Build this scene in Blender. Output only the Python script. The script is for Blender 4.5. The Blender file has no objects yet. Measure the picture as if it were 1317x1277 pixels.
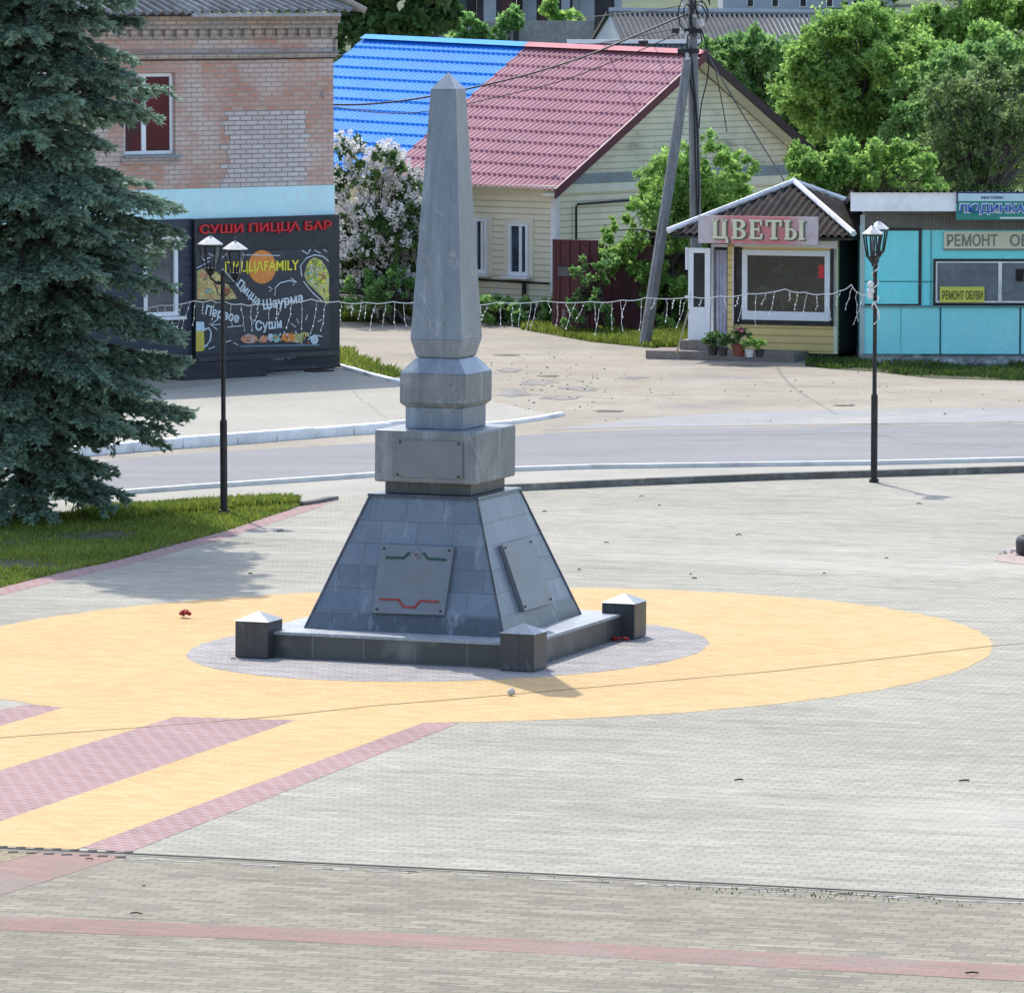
import bpy, math, random
import numpy as np
from mathutils import Vector, Matrix
S = bpy.context.scene
COL = S.collection
R = math.radians
random.seed(7)
NR = np.random.default_rng(11)

# ------------------------------------------------------------------ camera
F = 7000.0; CX = 658.5; CY = 638.5; HZ = -20.0; CAMH = 7.5
PITCH = math.atan((CY - HZ) / F)
cam = bpy.data.cameras.new("camera"); camo = bpy.data.objects.new("camera", cam); COL.objects.link(camo)
camo.location = (0, 0, CAMH); camo.rotation_euler = (math.pi/2 - PITCH, 0, 0)
cam.sensor_fit = 'HORIZONTAL'; cam.sensor_width = 36; cam.lens = 36 * F / 1317
cam.clip_start = 1; cam.clip_end = 4000
S.camera = camo
CP = Vector((0, 0, CAMH))
def ray(px, py):
    fw = Vector((0, math.cos(PITCH), -math.sin(PITCH))); up = Vector((0, math.sin(PITCH), math.cos(PITCH)))
    return fw*F + Vector((1, 0, 0))*(px-CX) + up*(CY-py)
def G(px, py, z=0.0):
    d = ray(px, py); t = (z-CAMH)/d.z
    return CP + d*t
def P(px, py, Y):
    d = ray(px, py); return CP + d*(Y/d.y)

class Frame:
    """upright local frame: x to the right along a front, y into the depth, z up"""
    def __init__(s, o, yaw):
        s.o = Vector(o); s.yaw = yaw
        s.M = Matrix.Translation(s.o) @ Matrix.Rotation(yaw, 4, 'Z'); s.I = s.M.inverted()
    def hit(s, px, py, axis=1, val=0.0):
        o = s.I @ CP; d = s.I.to_3x3() @ ray(px, py)
        t = (val - o[axis]) / d[axis]
        return o + d*t
    def w(s, x, y, z): return s.M @ Vector((x, y, z))

# ------------------------------------------------------------------ objects
def thing(name, label, cat, loc=(0, 0, 0), yaw=0.0, group=None):
    o = bpy.data.objects.new(name, None); COL.objects.link(o)
    o.location = loc; o.rotation_euler = (0, 0, yaw); o.empty_display_size = .2
    o['label'] = label; o['category'] = cat
    if group: o['group'] = group
    return o
def tag(o, label, cat, group=None):
    o['label'] = label; o['category'] = cat
    if group: o['group'] = group
    return o
def inv(o):
    return (Matrix.Translation(o.location) @ Matrix.Rotation(o.rotation_euler[2], 4, 'Z')).inverted()

class MB:
    def __init__(s): s.v = []; s.f = []
    def add(s, vs, fs):
        n = len(s.v); s.v += [Vector(p) for p in vs]; s.f += [tuple(i+n for i in f) for f in fs]; return s
    def box(s, x0, x1, y0, y1, z0, z1):
        x0, x1 = min(x0, x1), max(x0, x1); y0, y1 = min(y0, y1), max(y0, y1); z0, z1 = min(z0, z1), max(z0, z1)
        return s.add([(x0,y0,z0),(x1,y0,z0),(x1,y1,z0),(x0,y1,z0),(x0,y0,z1),(x1,y0,z1),(x1,y1,z1),(x0,y1,z1)],
                     [(0,3,2,1),(4,5,6,7),(0,1,5,4),(1,2,6,5),(2,3,7,6),(3,0,4,7)])
    def hexa(s, a, b):
        """two quads of matching corners (bottom, top)"""
        return s.add(list(a)+list(b), [(3,2,1,0),(4,5,6,7),(0,1,5,4),(1,2,6,5),(2,3,7,6),(3,0,4,7)])
    def frustum(s, w0, z0, w1, z1, cx=0, cy=0):
        a, b = w0/2, w1/2
        return s.hexa([(cx-a,cy-a,z0),(cx+a,cy-a,z0),(cx+a,cy+a,z0),(cx-a,cy+a,z0)], [(cx-b,cy-b,z1),(cx+b,cy-b,z1),(cx+b,cy+b,z1),(cx-b,cy+b,z1)])
    def prism(s, pts, off):
        """polygon (3-D points) extruded along off"""
        off = Vector(off); n = len(pts); a = [Vector(p) for p in pts]; b = [p+off for p in a]
        return s.add(a+b, [tuple(range(n-1,-1,-1)), tuple(range(n, 2*n))] + [(i,(i+1)%n,(i+1)%n+n,i+n) for i in range(n)])
    def tube(s, pts, r, n=6, caps=True):
        pts = [Vector(p) for p in pts]; m = len(pts)
        rs = r if isinstance(r, (list, tuple)) else [r]*m
        vs = []
        for i, p in enumerate(pts):
            t = (pts[min(i+1, m-1)] - pts[max(i-1, 0)]).normalized()
            a = Vector((0,0,1)) if abs(t.z) < .9 else Vector((1,0,0))
            u = t.cross(a).normalized(); w = t.cross(u)
            for k in range(n):
                q = 2*math.pi*k/n; vs.append(p + (u*math.cos(q) + w*math.sin(q))*rs[i])
        fs = [(i*n+k, i*n+(k+1)%n, (i+1)*n+(k+1)%n, (i+1)*n+k) for i in range(m-1) for k in range(n)]
        if caps: fs += [tuple(range(n-1,-1,-1)), tuple((m-1)*n+k for k in range(n))]
        return s.add(vs, fs)
    def lathe(s, prof, n=12, c=(0,0,0)):
        vs = [(c[0]+r*math.cos(2*math.pi*k/n), c[1]+r*math.sin(2*math.pi*k/n), c[2]+z) for r, z in prof for k in range(n)]
        m = len(prof)
        fs = [(i*n+k, i*n+(k+1)%n, (i+1)*n+(k+1)%n, (i+1)*n+k) for i in range(m-1) for k in range(n)]
        fs += [tuple(range(n-1,-1,-1)), tuple((m-1)*n+k for k in range(n))]
        return s.add(vs, fs)
    def ball(s, c, r, n=8, m=5, sz=1.0):
        prof = [(max(r*math.sin(math.pi*i/m), 1e-4), -r*sz*math.cos(math.pi*i/m)) for i in range(m+1)]
        return s.lathe(prof, n, c)
    def patch(s, A, B, C, D, nu, nv, fn, thick=0.0):
        """bilinear patch A-B top edge (u), D-C bottom; fn(u,v) = offset along the normal"""
        A, B, C, D = map(Vector, (A, B, C, D))
        nrm = (B-A).cross(D-A).normalized()
        if nrm.z < 0: nrm = -nrm
        vs = []
        for j in range(nv+1):
            for i in range(nu+1):
                u, v = i/nu, j/nv
                p = (A*(1-u)+B*u)*(1-v) + (D*(1-u)+C*u)*v
                vs.append(p + nrm*fn(u, v))
        w = nu+1
        fs = [(j*w+i, (j+1)*w+i, (j+1)*w+i+1, j*w+i+1) for j in range(nv) for i in range(nu)]
        return s.add(vs, fs)
    def tr(s, M):
        s.v = [M @ p for p in s.v]; return s

def link_mesh(name, me, mat, parent):
    o = bpy.data.objects.new(name, me); COL.objects.link(o)
    if mat: me.materials.append(mat)
    if parent: o.parent = parent
    return o
def build(name, mb, mat, parent=None, world=False, smooth=False, bevel=0, label=None):
    vs = mb.v
    if world and parent is not None:
        root = parent
        while root.parent: root = root.parent
        I = inv(root); vs = [I @ p for p in vs]
    me = bpy.data.meshes.new(name); me.from_pydata([tuple(p) for p in vs], [], mb.f); me.update()
    # box-projected uv in metres
    uv = me.uv_layers.new(name="uv"); d = uv.data
    for p in me.polygons:
        n = p.normal; a = (abs(n.x), abs(n.y), abs(n.z)); k = a.index(max(a)) if max(a[:2]) < .35 else (0 if a[0] > a[1] else 1)
        for li in p.loop_indices:
            c = me.vertices[me.loops[li].vertex_index].co
            d[li].uv = (c.y, c.z) if k == 0 else (c.x, c.z) if k == 1 else (c.x, c.y)
    if smooth: me.polygons.foreach_set('use_smooth', [True]*len(me.polygons))
    o = link_mesh(name, me, mat, parent)
    if bevel:
        b = o.modifiers.new('bevel', 'BEVEL'); b.width = bevel; b.segments = 2; b.limit_method = 'ANGLE'; b.angle_limit = R(40)
    if label: o['label'] = label
    return o
def quads(name, Q, mat, parent=None, tint=None):
    """Q: (n,4,3) array of leaf faces, tint: (n,) value kept as a face attribute"""
    if parent is not None:
        root = parent
        while root.parent: root = root.parent
        I = np.array(inv(root)); Q = Q @ I[:3, :3].T + I[:3, 3]
    n = len(Q); me = bpy.data.meshes.new(name)
    me.vertices.add(4*n); me.vertices.foreach_set('co', Q.astype(np.float32).ravel())
    me.loops.add(4*n); me.loops.foreach_set('vertex_index', np.arange(4*n, dtype=np.int32))
    me.polygons.add(n); me.polygons.foreach_set('loop_start', np.arange(0, 4*n, 4, dtype=np.int32))
    try: me.polygons.foreach_set('loop_total', np.full(n, 4, dtype=np.int32))
    except Exception: pass
    me.update(calc_edges=True)
    a = me.attributes.new('tint', 'FLOAT', 'FACE')
    a.data.foreach_set('value', (np.zeros(n) if tint is None else tint).astype(np.float32))
    return link_mesh(name, me, mat, parent)
def struct(name, mb, mat, smooth=False, kind='structure'):
    o = build(name, mb, mat, None, smooth=smooth); o['kind'] = kind; return o
def sheet(name, px, mat, z, kind='structure'):
    """flat sheet on the ground from an outline"""
    pts = [G(x, y) for x, y in px]
    mb = MB().add([(p.x, p.y, z) for p in pts], [tuple(range(len(pts)))])
    n = len(pts); mb.add([(p.x, p.y, z-.003) for p in pts], []); mb.f += [(i, (i+1) % n, n+(i+1) % n, n+i) for i in range(n)]   # a thin edge
    o = struct(name, mb, mat, kind=kind)
    if o.data.polygons[0].normal.z < 0: o.data.flip_normals()
    return o

# ------------------------------------------------------------------ materials
def nt(name):
    m = bpy.data.materials.new(name); m.use_nodes = True; t = m.node_tree
    b = t.nodes['Principled BSDF']; return m, t, b
def N(t, ty, **kw):
    n = t.nodes.new(ty)
    for k, v in kw.items():
        if k in n.inputs: n.inputs[k].default_value = v
        else: setattr(n, k, v)
    return n
def c4(c, k=1.0): return (c[0]*k, c[1]*k, c[2]*k, 1)
def mixc(t, fac, a, b, mode='MIX'):
    n = t.nodes.new('ShaderNodeMix'); n.data_type = 'RGBA'; n.blend_type = mode; n.clamp_factor = True
    for s, v in ((0, fac), (6, a), (7, b)):
        if hasattr(v, 'links'): t.links.new(v, n.inputs[s])
        else: n.inputs[s].default_value = v
    return n.outputs[2]
def noise(t, co, scale, detail=4, rough=.6, lo=.35, hi=.65, sx=1, sy=1, sz=1, rot=0, dist=0.0):
    mp = N(t, 'ShaderNodeMapping'); mp.inputs['Scale'].default_value = (sx, sy, sz); mp.inputs['Rotation'].default_value = (0, 0, rot)
    t.links.new(co, mp.inputs[0])
    if rot:
        m2 = N(t, 'ShaderNodeMapping'); mp.inputs['Scale'].default_value = (1, 1, 1); m2.inputs['Scale'].default_value = (sx, sy, sz)
        t.links.new(mp.outputs[0], m2.inputs[0]); mp = m2
    n = N(t, 'ShaderNodeTexNoise', Scale=scale, Detail=detail, Roughness=rough, Distortion=dist); t.links.new(mp.outputs[0], n.inputs['Vector'])
    r = N(t, 'ShaderNodeMapRange'); r.inputs[1].default_value = lo; r.inputs[2].default_value = hi
    t.links.new(n.outputs[0], r.inputs[0]); return r.outputs[0]
def bumpto(t, b, h, strength, dist=.01):
    n = N(t, 'ShaderNodeBump', Strength=strength, Distance=dist); t.links.new(h, n.inputs['Height']); t.links.new(n.outputs[0], b.inputs['Normal'])
def pm(name, col, rough=.75, var=.18, scale=2.5, col2=None, sc2=14, metal=0, spec=.4, bump=0, streak=None, coat=0):
    """plain weathered surface: two noise scales, optional second colour in patches, optional rain streaks"""
    m, t, b = nt(name); co = N(t, 'ShaderNodeTexCoord').outputs['Object']
    base = mixc(t, noise(t, co, scale), c4(col, 1-var), c4(col, 1+var*.7))
    if col2 is not None: base = mixc(t, noise(t, co, scale*.6, lo=.52, hi=.66), base, c4(col2))
    base = mixc(t, noise(t, co, sc2, 3, .7, .3, .7), base, c4((.5, .5, .5)), 'SOFT_LIGHT') if False else mixc(t, noise(t, co, sc2, 3, .7, .42, .75), base, c4(col, 1-var*1.5))
    if streak:
        base = mixc(t, noise(t, co, 6, 4, .6, .55, .75, sz=.12), base, c4(streak))
    t.links.new(base, b.inputs['Base Color'])
    b.inputs['Roughness'].default_value = rough; b.inputs['Metallic'].default_value = metal; b.inputs['Specular IOR Level'].default_value = spec
    if coat: b.inputs['Coat Weight'].default_value = coat
    if bump: bumpto(t, b, noise(t, co, sc2*2, 4, .6, 0, 1), bump)
    return m
def brick(name, c1, c2, mortar, bw, bh, ms, world=False, rot=0.0, stain=None, stain2=None, rough=.85, mf=.1, streaks=0, off=.5, bump=.3, bias=0.0, patch=None, patchlim=(.5, .62), mortar_soft=.1, sp=.3):
    m, t, b = nt(name); tc = N(t, 'ShaderNodeTexCoord'); co = tc.outputs['Object' if world else 'UV']
    mp = N(t, 'ShaderNodeMapping'); mp.inputs['Rotation'].default_value = (0, 0, rot); t.links.new(co, mp.inputs[0])
    k = N(t, 'ShaderNodeTexBrick', Scale=1.0); k.offset = off
    k.inputs['Color1'].default_value = c4(c1); k.inputs['Color2'].default_value = c4(c2); k.inputs['Mortar'].default_value = c4(mortar)
    k.inputs['Brick Width'].default_value = bw; k.inputs['Row Height'].default_value = bh
    k.inputs['Mortar Size'].default_value = ms; k.inputs['Mortar Smooth'].default_value = mortar_soft; k.inputs['Bias'].default_value = bias
    t.links.new(mp.outputs[0], k.inputs['Vector'])
    base = k.outputs['Color']; ob = tc.outputs['Object']
    if patch is not None: base = mixc(t, noise(t, ob, .55, 5, .65, *patchlim), base, mixc(t, k.outputs['Fac'], c4(patch), c4(mortar)))
    if stain is not None: base = mixc(t, noise(t, ob, .35, 6, .7, .42, .72), base, c4(stain), 'MULTIPLY')
    if stain2 is not None: base = mixc(t, noise(t, ob, 2.2, 6, .7, .5, .8), base, c4(stain2), 'MULTIPLY')
    if streaks:
        base = mixc(t, noise(t, ob, .16, 5, .6, .50, .68, sx=.6, sy=1.6, rot=rot), base, c4((.86, .85, .83)), 'MULTIPLY')
        base = mixc(t, noise(t, ob, .13, 5, .65, .56, .70, sx=.5, sy=1.5, rot=rot), base, mixc(t, .45, base, c4((min(c1[0]*1.3, .8), min(c1[1]*1.3, .8), min(c1[2]*1.42, .8)))))
        base = mixc(t, noise(t, ob, 1.0, 5, .7, .5, .72, sx=.55, sy=4.5, rot=rot), base, c4((1-streaks,)*3), 'MULTIPLY')
        base = mixc(t, noise(t, ob, 1.3, 5, .75, .54, .74, sx=.4, sy=5.5, rot=rot), base, c4((1, 1, .98)), 'SCREEN') if False else mixc(t, noise(t, ob, 1.3, 5, .75, .56, .8, sx=.4, sy=5.5, rot=rot), base, c4((min(c1[0]*1.45, .8), min(c1[1]*1.45, .8), min(c1[2]*1.5, .8))))
    t.links.new(base, b.inputs['Base Color']); b.inputs['Roughness'].default_value = rough; b.inputs['Specular IOR Level'].default_value = sp
    if bump:
        iv = N(t, 'ShaderNodeMath', operation='SUBTRACT'); iv.inputs[0].default_value = 1; t.links.new(k.outputs['Fac'], iv.inputs[1]); bumpto(t, b, iv.outputs[0], bump, .008)
    return m
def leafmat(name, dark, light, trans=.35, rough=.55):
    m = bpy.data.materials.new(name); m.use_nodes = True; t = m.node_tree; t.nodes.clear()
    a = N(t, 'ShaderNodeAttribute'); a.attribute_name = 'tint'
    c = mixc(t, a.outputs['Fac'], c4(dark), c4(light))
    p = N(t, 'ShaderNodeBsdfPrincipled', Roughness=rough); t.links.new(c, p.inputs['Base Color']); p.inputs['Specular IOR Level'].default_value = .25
    tr = N(t, 'ShaderNodeBsdfTranslucent'); t.links.new(c, tr.inputs[0])
    mx = N(t, 'ShaderNodeMixShader'); mx.inputs[0].default_value = trans
    t.links.new(p.outputs[0], mx.inputs[1]); t.links.new(tr.outputs[0], mx.inputs[2])
    o = N(t, 'ShaderNodeOutputMaterial'); t.links.new(mx.outputs[0], o.inputs[0]); return m
def glass_dark(name, col=(.012, .016, .018), rough=.1, sp=.3):
    m, t, b = nt(name); co = N(t, 'ShaderNodeTexCoord').outputs['Object']
    t.links.new(mixc(t, noise(t, co, 1.6, 3, .6, .4, .7), c4(col), c4(col, 2.4)), b.inputs['Base Color'])
    b.inputs['Roughness'].default_value = rough; b.inputs['Specular IOR Level'].default_value = sp
    return m

M = {}
def clearglass(name):
    m = bpy.data.materials.new(name); m.use_nodes = True; t = m.node_tree; t.nodes.clear()
    a = N(t, 'ShaderNodeBsdfTransparent'); g = N(t, 'ShaderNodeBsdfGlossy', Roughness=.1); mx = N(t, 'ShaderNodeMixShader'); mx.inputs[0].default_value = .02
    t.links.new(a.outputs[0], mx.inputs[1]); t.links.new(g.outputs[0], mx.inputs[2]); o = N(t, 'ShaderNodeOutputMaterial'); t.links.new(mx.outputs[0], o.inputs[0]); return m
def tilemat(name, c1, c2, mortar, rough=.36):
    """stone tiles: tone changes from tile to tile, pale lime runs, dark joints"""
    m, t, b = nt(name); tc = N(t, 'ShaderNodeTexCoord'); ob = tc.outputs['Object']
    k = N(t, 'ShaderNodeTexBrick', Scale=1.0); k.inputs['Color1'].default_value = c4(c1); k.inputs['Color2'].default_value = c4(c2); k.inputs['Mortar'].default_value = c4(mortar)
    k.inputs['Brick Width'].default_value = .44; k.inputs['Row Height'].default_value = .247; k.inputs['Mortar Size'].default_value = .005; k.inputs['Mortar Smooth'].default_value = .6; k.offset = .37
    t.links.new(tc.outputs['UV'], k.inputs['Vector'])
    c = mixc(t, noise(t, ob, 2.2, 6, .7, .4, .7), k.outputs['Color'], c4((.70, .74, .80)), 'MULTIPLY')
    c = mixc(t, noise(t, ob, 5.5, 5, .65, .56, .80, sz=.18), c, c4((.29, .33, .37)))
    c = mixc(t, noise(t, ob, 14, 4, .7, .55, .85), c, c4(c1, .8))
    t.links.new(c, b.inputs['Base Color']); b.inputs['Roughness'].default_value = rough; b.inputs['Specular IOR Level'].default_value = .5
    iv = N(t, 'ShaderNodeMath', operation='SUBTRACT'); iv.inputs[0].default_value = 1; t.links.new(k.outputs['Fac'], iv.inputs[1]); bumpto(t, b, iv.outputs[0], .3, .008)
    return m
PA = R(-17)   # lay of the paving courses
M['paver'] = brick('grey_pavers', (.375, .35, .28), (.30, .284, .232), (.2, .188, .155), .2, .1, .007, True, -PA, stain=(.90, .90, .88), stain2=(.84, .84, .83), streaks=.34, bump=.2)
M['paver_y'] = brick('yellow_pavers', (.54, .375, .175), (.47, .315, .135), (.38, .27, .14), .2, .1, .005, True, -PA, stain=(.93, .92, .88), stain2=(.95, .93, .88), bump=.15)
M['paver_r'] = brick('red_pavers', (.325, .18, .165), (.265, .145, .135), (.37, .30, .285), .2, .1, .012, True, -R(-34), stain=(.9, .9, .92), streaks=.12, bump=.2)
M['paver_v'] = brick('violet_grey_pavers', (.38, .355, .33), (.29, .27, .255), (.20, .185, .175), .2, .1, .007, True, -PA, stain=(.85, .85, .85), stain2=(.8, .79, .79), streaks=.42, bump=.2)
M['paver_old'] = brick('worn_pavers', (.30, .268, .198), (.205, .184, .14), (.165, .15, .115), .22, .11, .008, True, -PA, stain=(.8, .8, .78), stain2=(.8, .79, .75), streaks=.36, bump=.3)
M['paver_old_r'] = brick('worn_red_pavers', (.29, .175, .14), (.24, .165, .13), (.2, .15, .125), .22, .11, .008, True, -PA, stain=(.9, .88, .85), streaks=.2, bump=.3, patch=(.24, .19, .165))
M['paver_old_y'] = brick('worn_yellow_pavers', (.28, .23, .13), (.24, .2, .12), (.14, .13, .09), .22, .11, .01, True, -PA, stain=(.9, .88, .85), streaks=.2)
def asphalt():
    m, t, b = nt('asphalt'); co = N(t, 'ShaderNodeTexCoord').outputs['Object']
    c = mixc(t, noise(t, co, .5, 6, .65, .35, .7, sx=.35), c4((.17, .168, .168)), c4((.22, .216, .212)))
    c = mixc(t, noise(t, co, .22, 7, .7, .54, .60, sx=.3, dist=1.2), c, c4((.15, .15, .15)))
    c = mixc(t, noise(t, co, 1.2, 6, .75, .56, .66, sx=.25, rot=.35), c, c4((.25, .24, .225)))
    c = mixc(t, noise(t, co, 30, 3, .7, .45, .8), c, c4((.13, .13, .132)))
    t.links.new(c, b.inputs['Base Color']); b.inputs['Roughness'].default_value = .85; return m
M['asphalt'] = asphalt()
def dirt(name, a, b2, dark, grey):
    m, t, b = nt(name); co = N(t, 'ShaderNodeTexCoord').outputs['Object']
    c = mixc(t, noise(t, co, .35, 7, .7, .38, .66), c4(a), c4(b2))
    c = mixc(t, noise(t, co, .30, 8, .72, .52, .66, sx=.7), c, c4(grey))
    c = mixc(t, noise(t, co, 1.1, 8, .75, .56, .70, sx=.45, rot=.3), c, c4(dark, 1.25))
    c = mixc(t, noise(t, co, 4, 6, .8, .56, .72, sx=.6), c, c4(dark))
    c = mixc(t, noise(t, co, 2.3, 7, .8, .60, .74, sx=.5, rot=.6), c, c4(b2, 1.15))
    t.links.new(c, b.inputs['Base Color']); b.inputs['Roughness'].default_value = .95; b.inputs['Specular IOR Level'].default_value = .15
    bumpto(t, b, noise(t, co, 6, 6, .7, 0, 1), .6, .05); return m
M['dirt'] = dirt('dusty_earth', (.30, .265, .205), (.37, .335, .275), (.15, .132, .105), (.225, .218, .205))
M['concrete'] = pm('sidewalk_concrete', (.34, .322, .27), .9, .12, .8, (.28, .262, .22), 20)
M['kerb'] = pm('whitewashed_kerb', (.80, .81, .82), .9, .12, 2.0, (.40, .40, .38), 9)
M['kerb_grey'] = pm('grey_kerb', (.16, .155, .14), .9, .3, 2.0, (.28, .27, .24), 9)
M['whiteline'] = pm('white_paint_line', (.68, .68, .66), .8, .1, 3, (.45, .45, .43), 20)
M['dark'] = pm('dark_gap', (.03, .028, .024), .9, .3, 5)
M['soil'] = pm('lawn_soil', (.07, .08, .03), .95, .4, 2.5, (.12, .10, .05), 10)
M['hill'] = pm('hillside_grass', (.07, .1, .035), .95, .4, .15, (.16, .14, .08), 1.2)
M['grass'] = leafmat('grass_blades', (.09, .14, .02), (.30, .36, .06), .45)
M['grass_dark'] = leafmat('dark_grass_blades', (.04, .08, .015), (.12, .18, .035), .35)  # darker blades for the shop verge and joint weeds
# monument stone
def granite(name, col, col2, vein=(.62, .64, .66), rough=.38, scale=3):
    m, t, b = nt(name); co = N(t, 'ShaderNodeTexCoord').outputs['Object']
    c = mixc(t, noise(t, co, scale, 7, .65, .3, .7, sz=.5, dist=.8), c4(col), c4(col2))
    c = mixc(t, noise(t, co, scale*.7, 6, .7, .585, .63, sx=1.2, sz=.6, dist=1.2), c, c4(vein, .42))
    c = mixc(t, noise(t, co, 60, 2, .5, .5, .8), c, c4(col, .75))
    c = mixc(t, noise(t, co, 5, 5, .65, .54, .74, sz=.07), c, c4(col2, 1.28))
    c = mixc(t, noise(t, co, 7, 5, .65, .56, .76, sz=.05, rot=.5), c, c4(col, .78))
    # thin pale veins where a slow noise crosses its middle value
    n = N(t, 'ShaderNodeTexNoise', Scale=1.1, Detail=5.0, Roughness=.55, Distortion=.6); mp = N(t, 'ShaderNodeMapping'); mp.inputs['Rotation'].default_value = (.5, .7, .2); mp.inputs['Scale'].default_value = (1, 1, .45); mp.inputs['Location'].default_value = (3.7, 1.2, 5.1)
    t.links.new(co, mp.inputs[0]); t.links.new(mp.outputs[0], n.inputs['Vector'])
    s_ = N(t, 'ShaderNodeMath', operation='SUBTRACT'); s_.inputs[1].default_value = .5; t.links.new(n.outputs[0], s_.inputs[0])
    a_ = N(t, 'ShaderNodeMath', operation='ABSOLUTE'); t.links.new(s_.outputs[0], a_.inputs[0])
    r_ = N(t, 'ShaderNodeMapRange'); r_.inputs[1].default_value = .002; r_.inputs[2].default_value = .009; r_.inputs[3].default_value = .20; r_.inputs[4].default_value = 0; t.links.new(a_.outputs[0], r_.inputs[0])
    c = mixc(t, r_.outputs[0], c, c4(vein, .75))
    t.links.new(c, b.inputs['Base Color']); b.inputs['Roughness'].default_value = rough; b.inputs['Specular IOR Level'].default_value = .45; return m
M['stone'] = granite('polished_grey_marble', (.142, .18, .215), (.205, .248, .29), vein=(.6, .66, .72), rough=.33)
M['stone_block'] = granite('grey_marble_block', (.135, .155, .168), (.215, .235, .245), rough=.5)
M['stone_dark'] = granite('dark_granite', (.035, .04, .046), (.07, .078, .086), vein=(.3, .3, .3), rough=.35, scale=4)
M['stone_post'] = granite('dark_granite_post', (.033, .035, .04), (.06, .062, .068), vein=(.22, .22, .22), rough=.4, scale=3)
M['stone_cap'] = granite('pale_granite_cap', (.24, .265, .285), (.34, .365, .385), rough=.5)
M['tiles'] = tilemat('slate_blue_tiles', (.12, .15, .185), (.165, .20, .24), (.075, .09, .105))
M['plinth_tiles'] = brick('plinth_granite_tiles', (.045, .05, .052), (.075, .08, .082), (.12, .125, .125), .62, .4, .008, False, 0, stain2=(.8, .8, .8), rough=.4, patch=(.17, .175, .17), patchlim=(.53, .66), sp=.5)
M['plaque'] = pm('engraved_plaque', (.16, .18, .20), .4, .10, 3, (.155, .165, .165), 40)
M['green_inlay'] = pm('dark_green_inlay', (.015, .06, .045), .5, .2, 8)
M['red_inlay'] = pm('red_inlay', (.28, .035, .03), .5, .2, 8)
M['iron'] = pm('black_iron', (.018, .018, .02), .5, .3, 6, (.05, .045, .042), 20)
M['cap_white'] = pm('pale_lantern_cap', (.62, .62, .60), .5, .1, 8, (.4, .4, .39), 20)
M['lantern_glass'] = clearglass('clear_lantern_glass')
M['cable_white'] = pm('white_garland_cable', (.72, .72, .70), .6, .1, 8)
M['bulb'] = pm('frosted_led_bulb', (.7, .7, .68), .3, .05, 8)
# buildings
M['brick'] = brick('weathered_red_brick', (.56, .27, .19), (.60, .41, .32), (.38, .325, .295), .27, .092, .015, stain=(.86, .83, .82), stain2=(.8, .78, .77), patch=(.66, .55, .49), patchlim=(.47, .58), mortar_soft=.3, bump=.5)
M['brick_white'] = brick('white_silicate_brick', (.64, .58, .55), (.56, .50, .47), (.30, .265, .25), .28, .092, .015, stain=(.88, .86, .85), stain2=(.8, .8, .8), mortar_soft=.4, bump=.5)
M['brick_trim'] = brick('pale_cornice_brick', (.54, .37, .29), (.60, .48, .40), (.30, .26, .24), .27, .092, .017, stain=(.8, .78, .76), stain2=(.75, .74, .73), patch=(.46, .40, .36), patchlim=(.45, .6))
M['blue_band'] = pm('peeling_pale_blue_paint', (.58, .86, .90), .8, .05, 1.2, (.68, .86, .88), 6, streak=(.62, .76, .77))
M['slate'] = pm('weathered_asbestos_sheet', (.25, .245, .24), .9, .3, 1.2, (.16, .15, .14), 8, streak=(.12, .12, .1))
M['clad_black'] = pm('black_cladding', (.032, .035, .043), .55, .2, 1.5, (.05, .052, .06), 10)
M['clad_blue'] = pm('dark_blue_siding', (.035, .048, .075), .5, .15, 2, (.05, .06, .08), 10)
M['pvc'] = pm('white_pvc', (.78, .80, .82), .4, .05, 2)
M['glass'] = glass_dark('window_glass')
M['glass_red'] = pm('red_curtain_behind_glass', (.10, .008, .018), .2, .3, 1.5, (.02, .022, .04), 3, spec=.3)
M['glass_blue'] = glass_dark('bluish_window_glass', (.03, .04, .055), .15, .3)
M['red_letter'] = pm('red_sign_letter', (.62, .02, .03), .4, .08, 6)
M['poster'] = pm('chalkboard_poster', (.04, .046, .058), .5, .15, 2, (.06, .066, .08), 12)
M['chalk'] = pm('white_chalk_lettering', (.66, .74, .78), .7, .08, 20)
M['yellow_letter'] = pm('yellow_lettering', (.80, .72, .06), .6, .08, 10)
M['orange'] = pm('orange_disc_print', (.75, .27, .06), .6, .1, 10)
M['pizza'] = pm('pizza_print', (.62, .50, .20), .6, .25, 5, (.45, .14, .06), 12, streak=(.2, .28, .08))
M['wrap'] = pm('wrap_print', (.58, .58, .24), .6, .3, 6, (.3, .34, .06), 16)
M['beer'] = pm('beer_print', (.62, .50, .08), .5, .1, 8)
M['foam'] = pm('foam_print', (.55, .68, .76), .6, .1, 10)
M['salmon'] = pm('salmon_print', (.68, .28, .16), .6, .25, 12, (.7, .5, .35))
M['green_print'] = pm('green_print', (.25, .48, .36), .6, .2, 12)
M['siding'] = None
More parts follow.
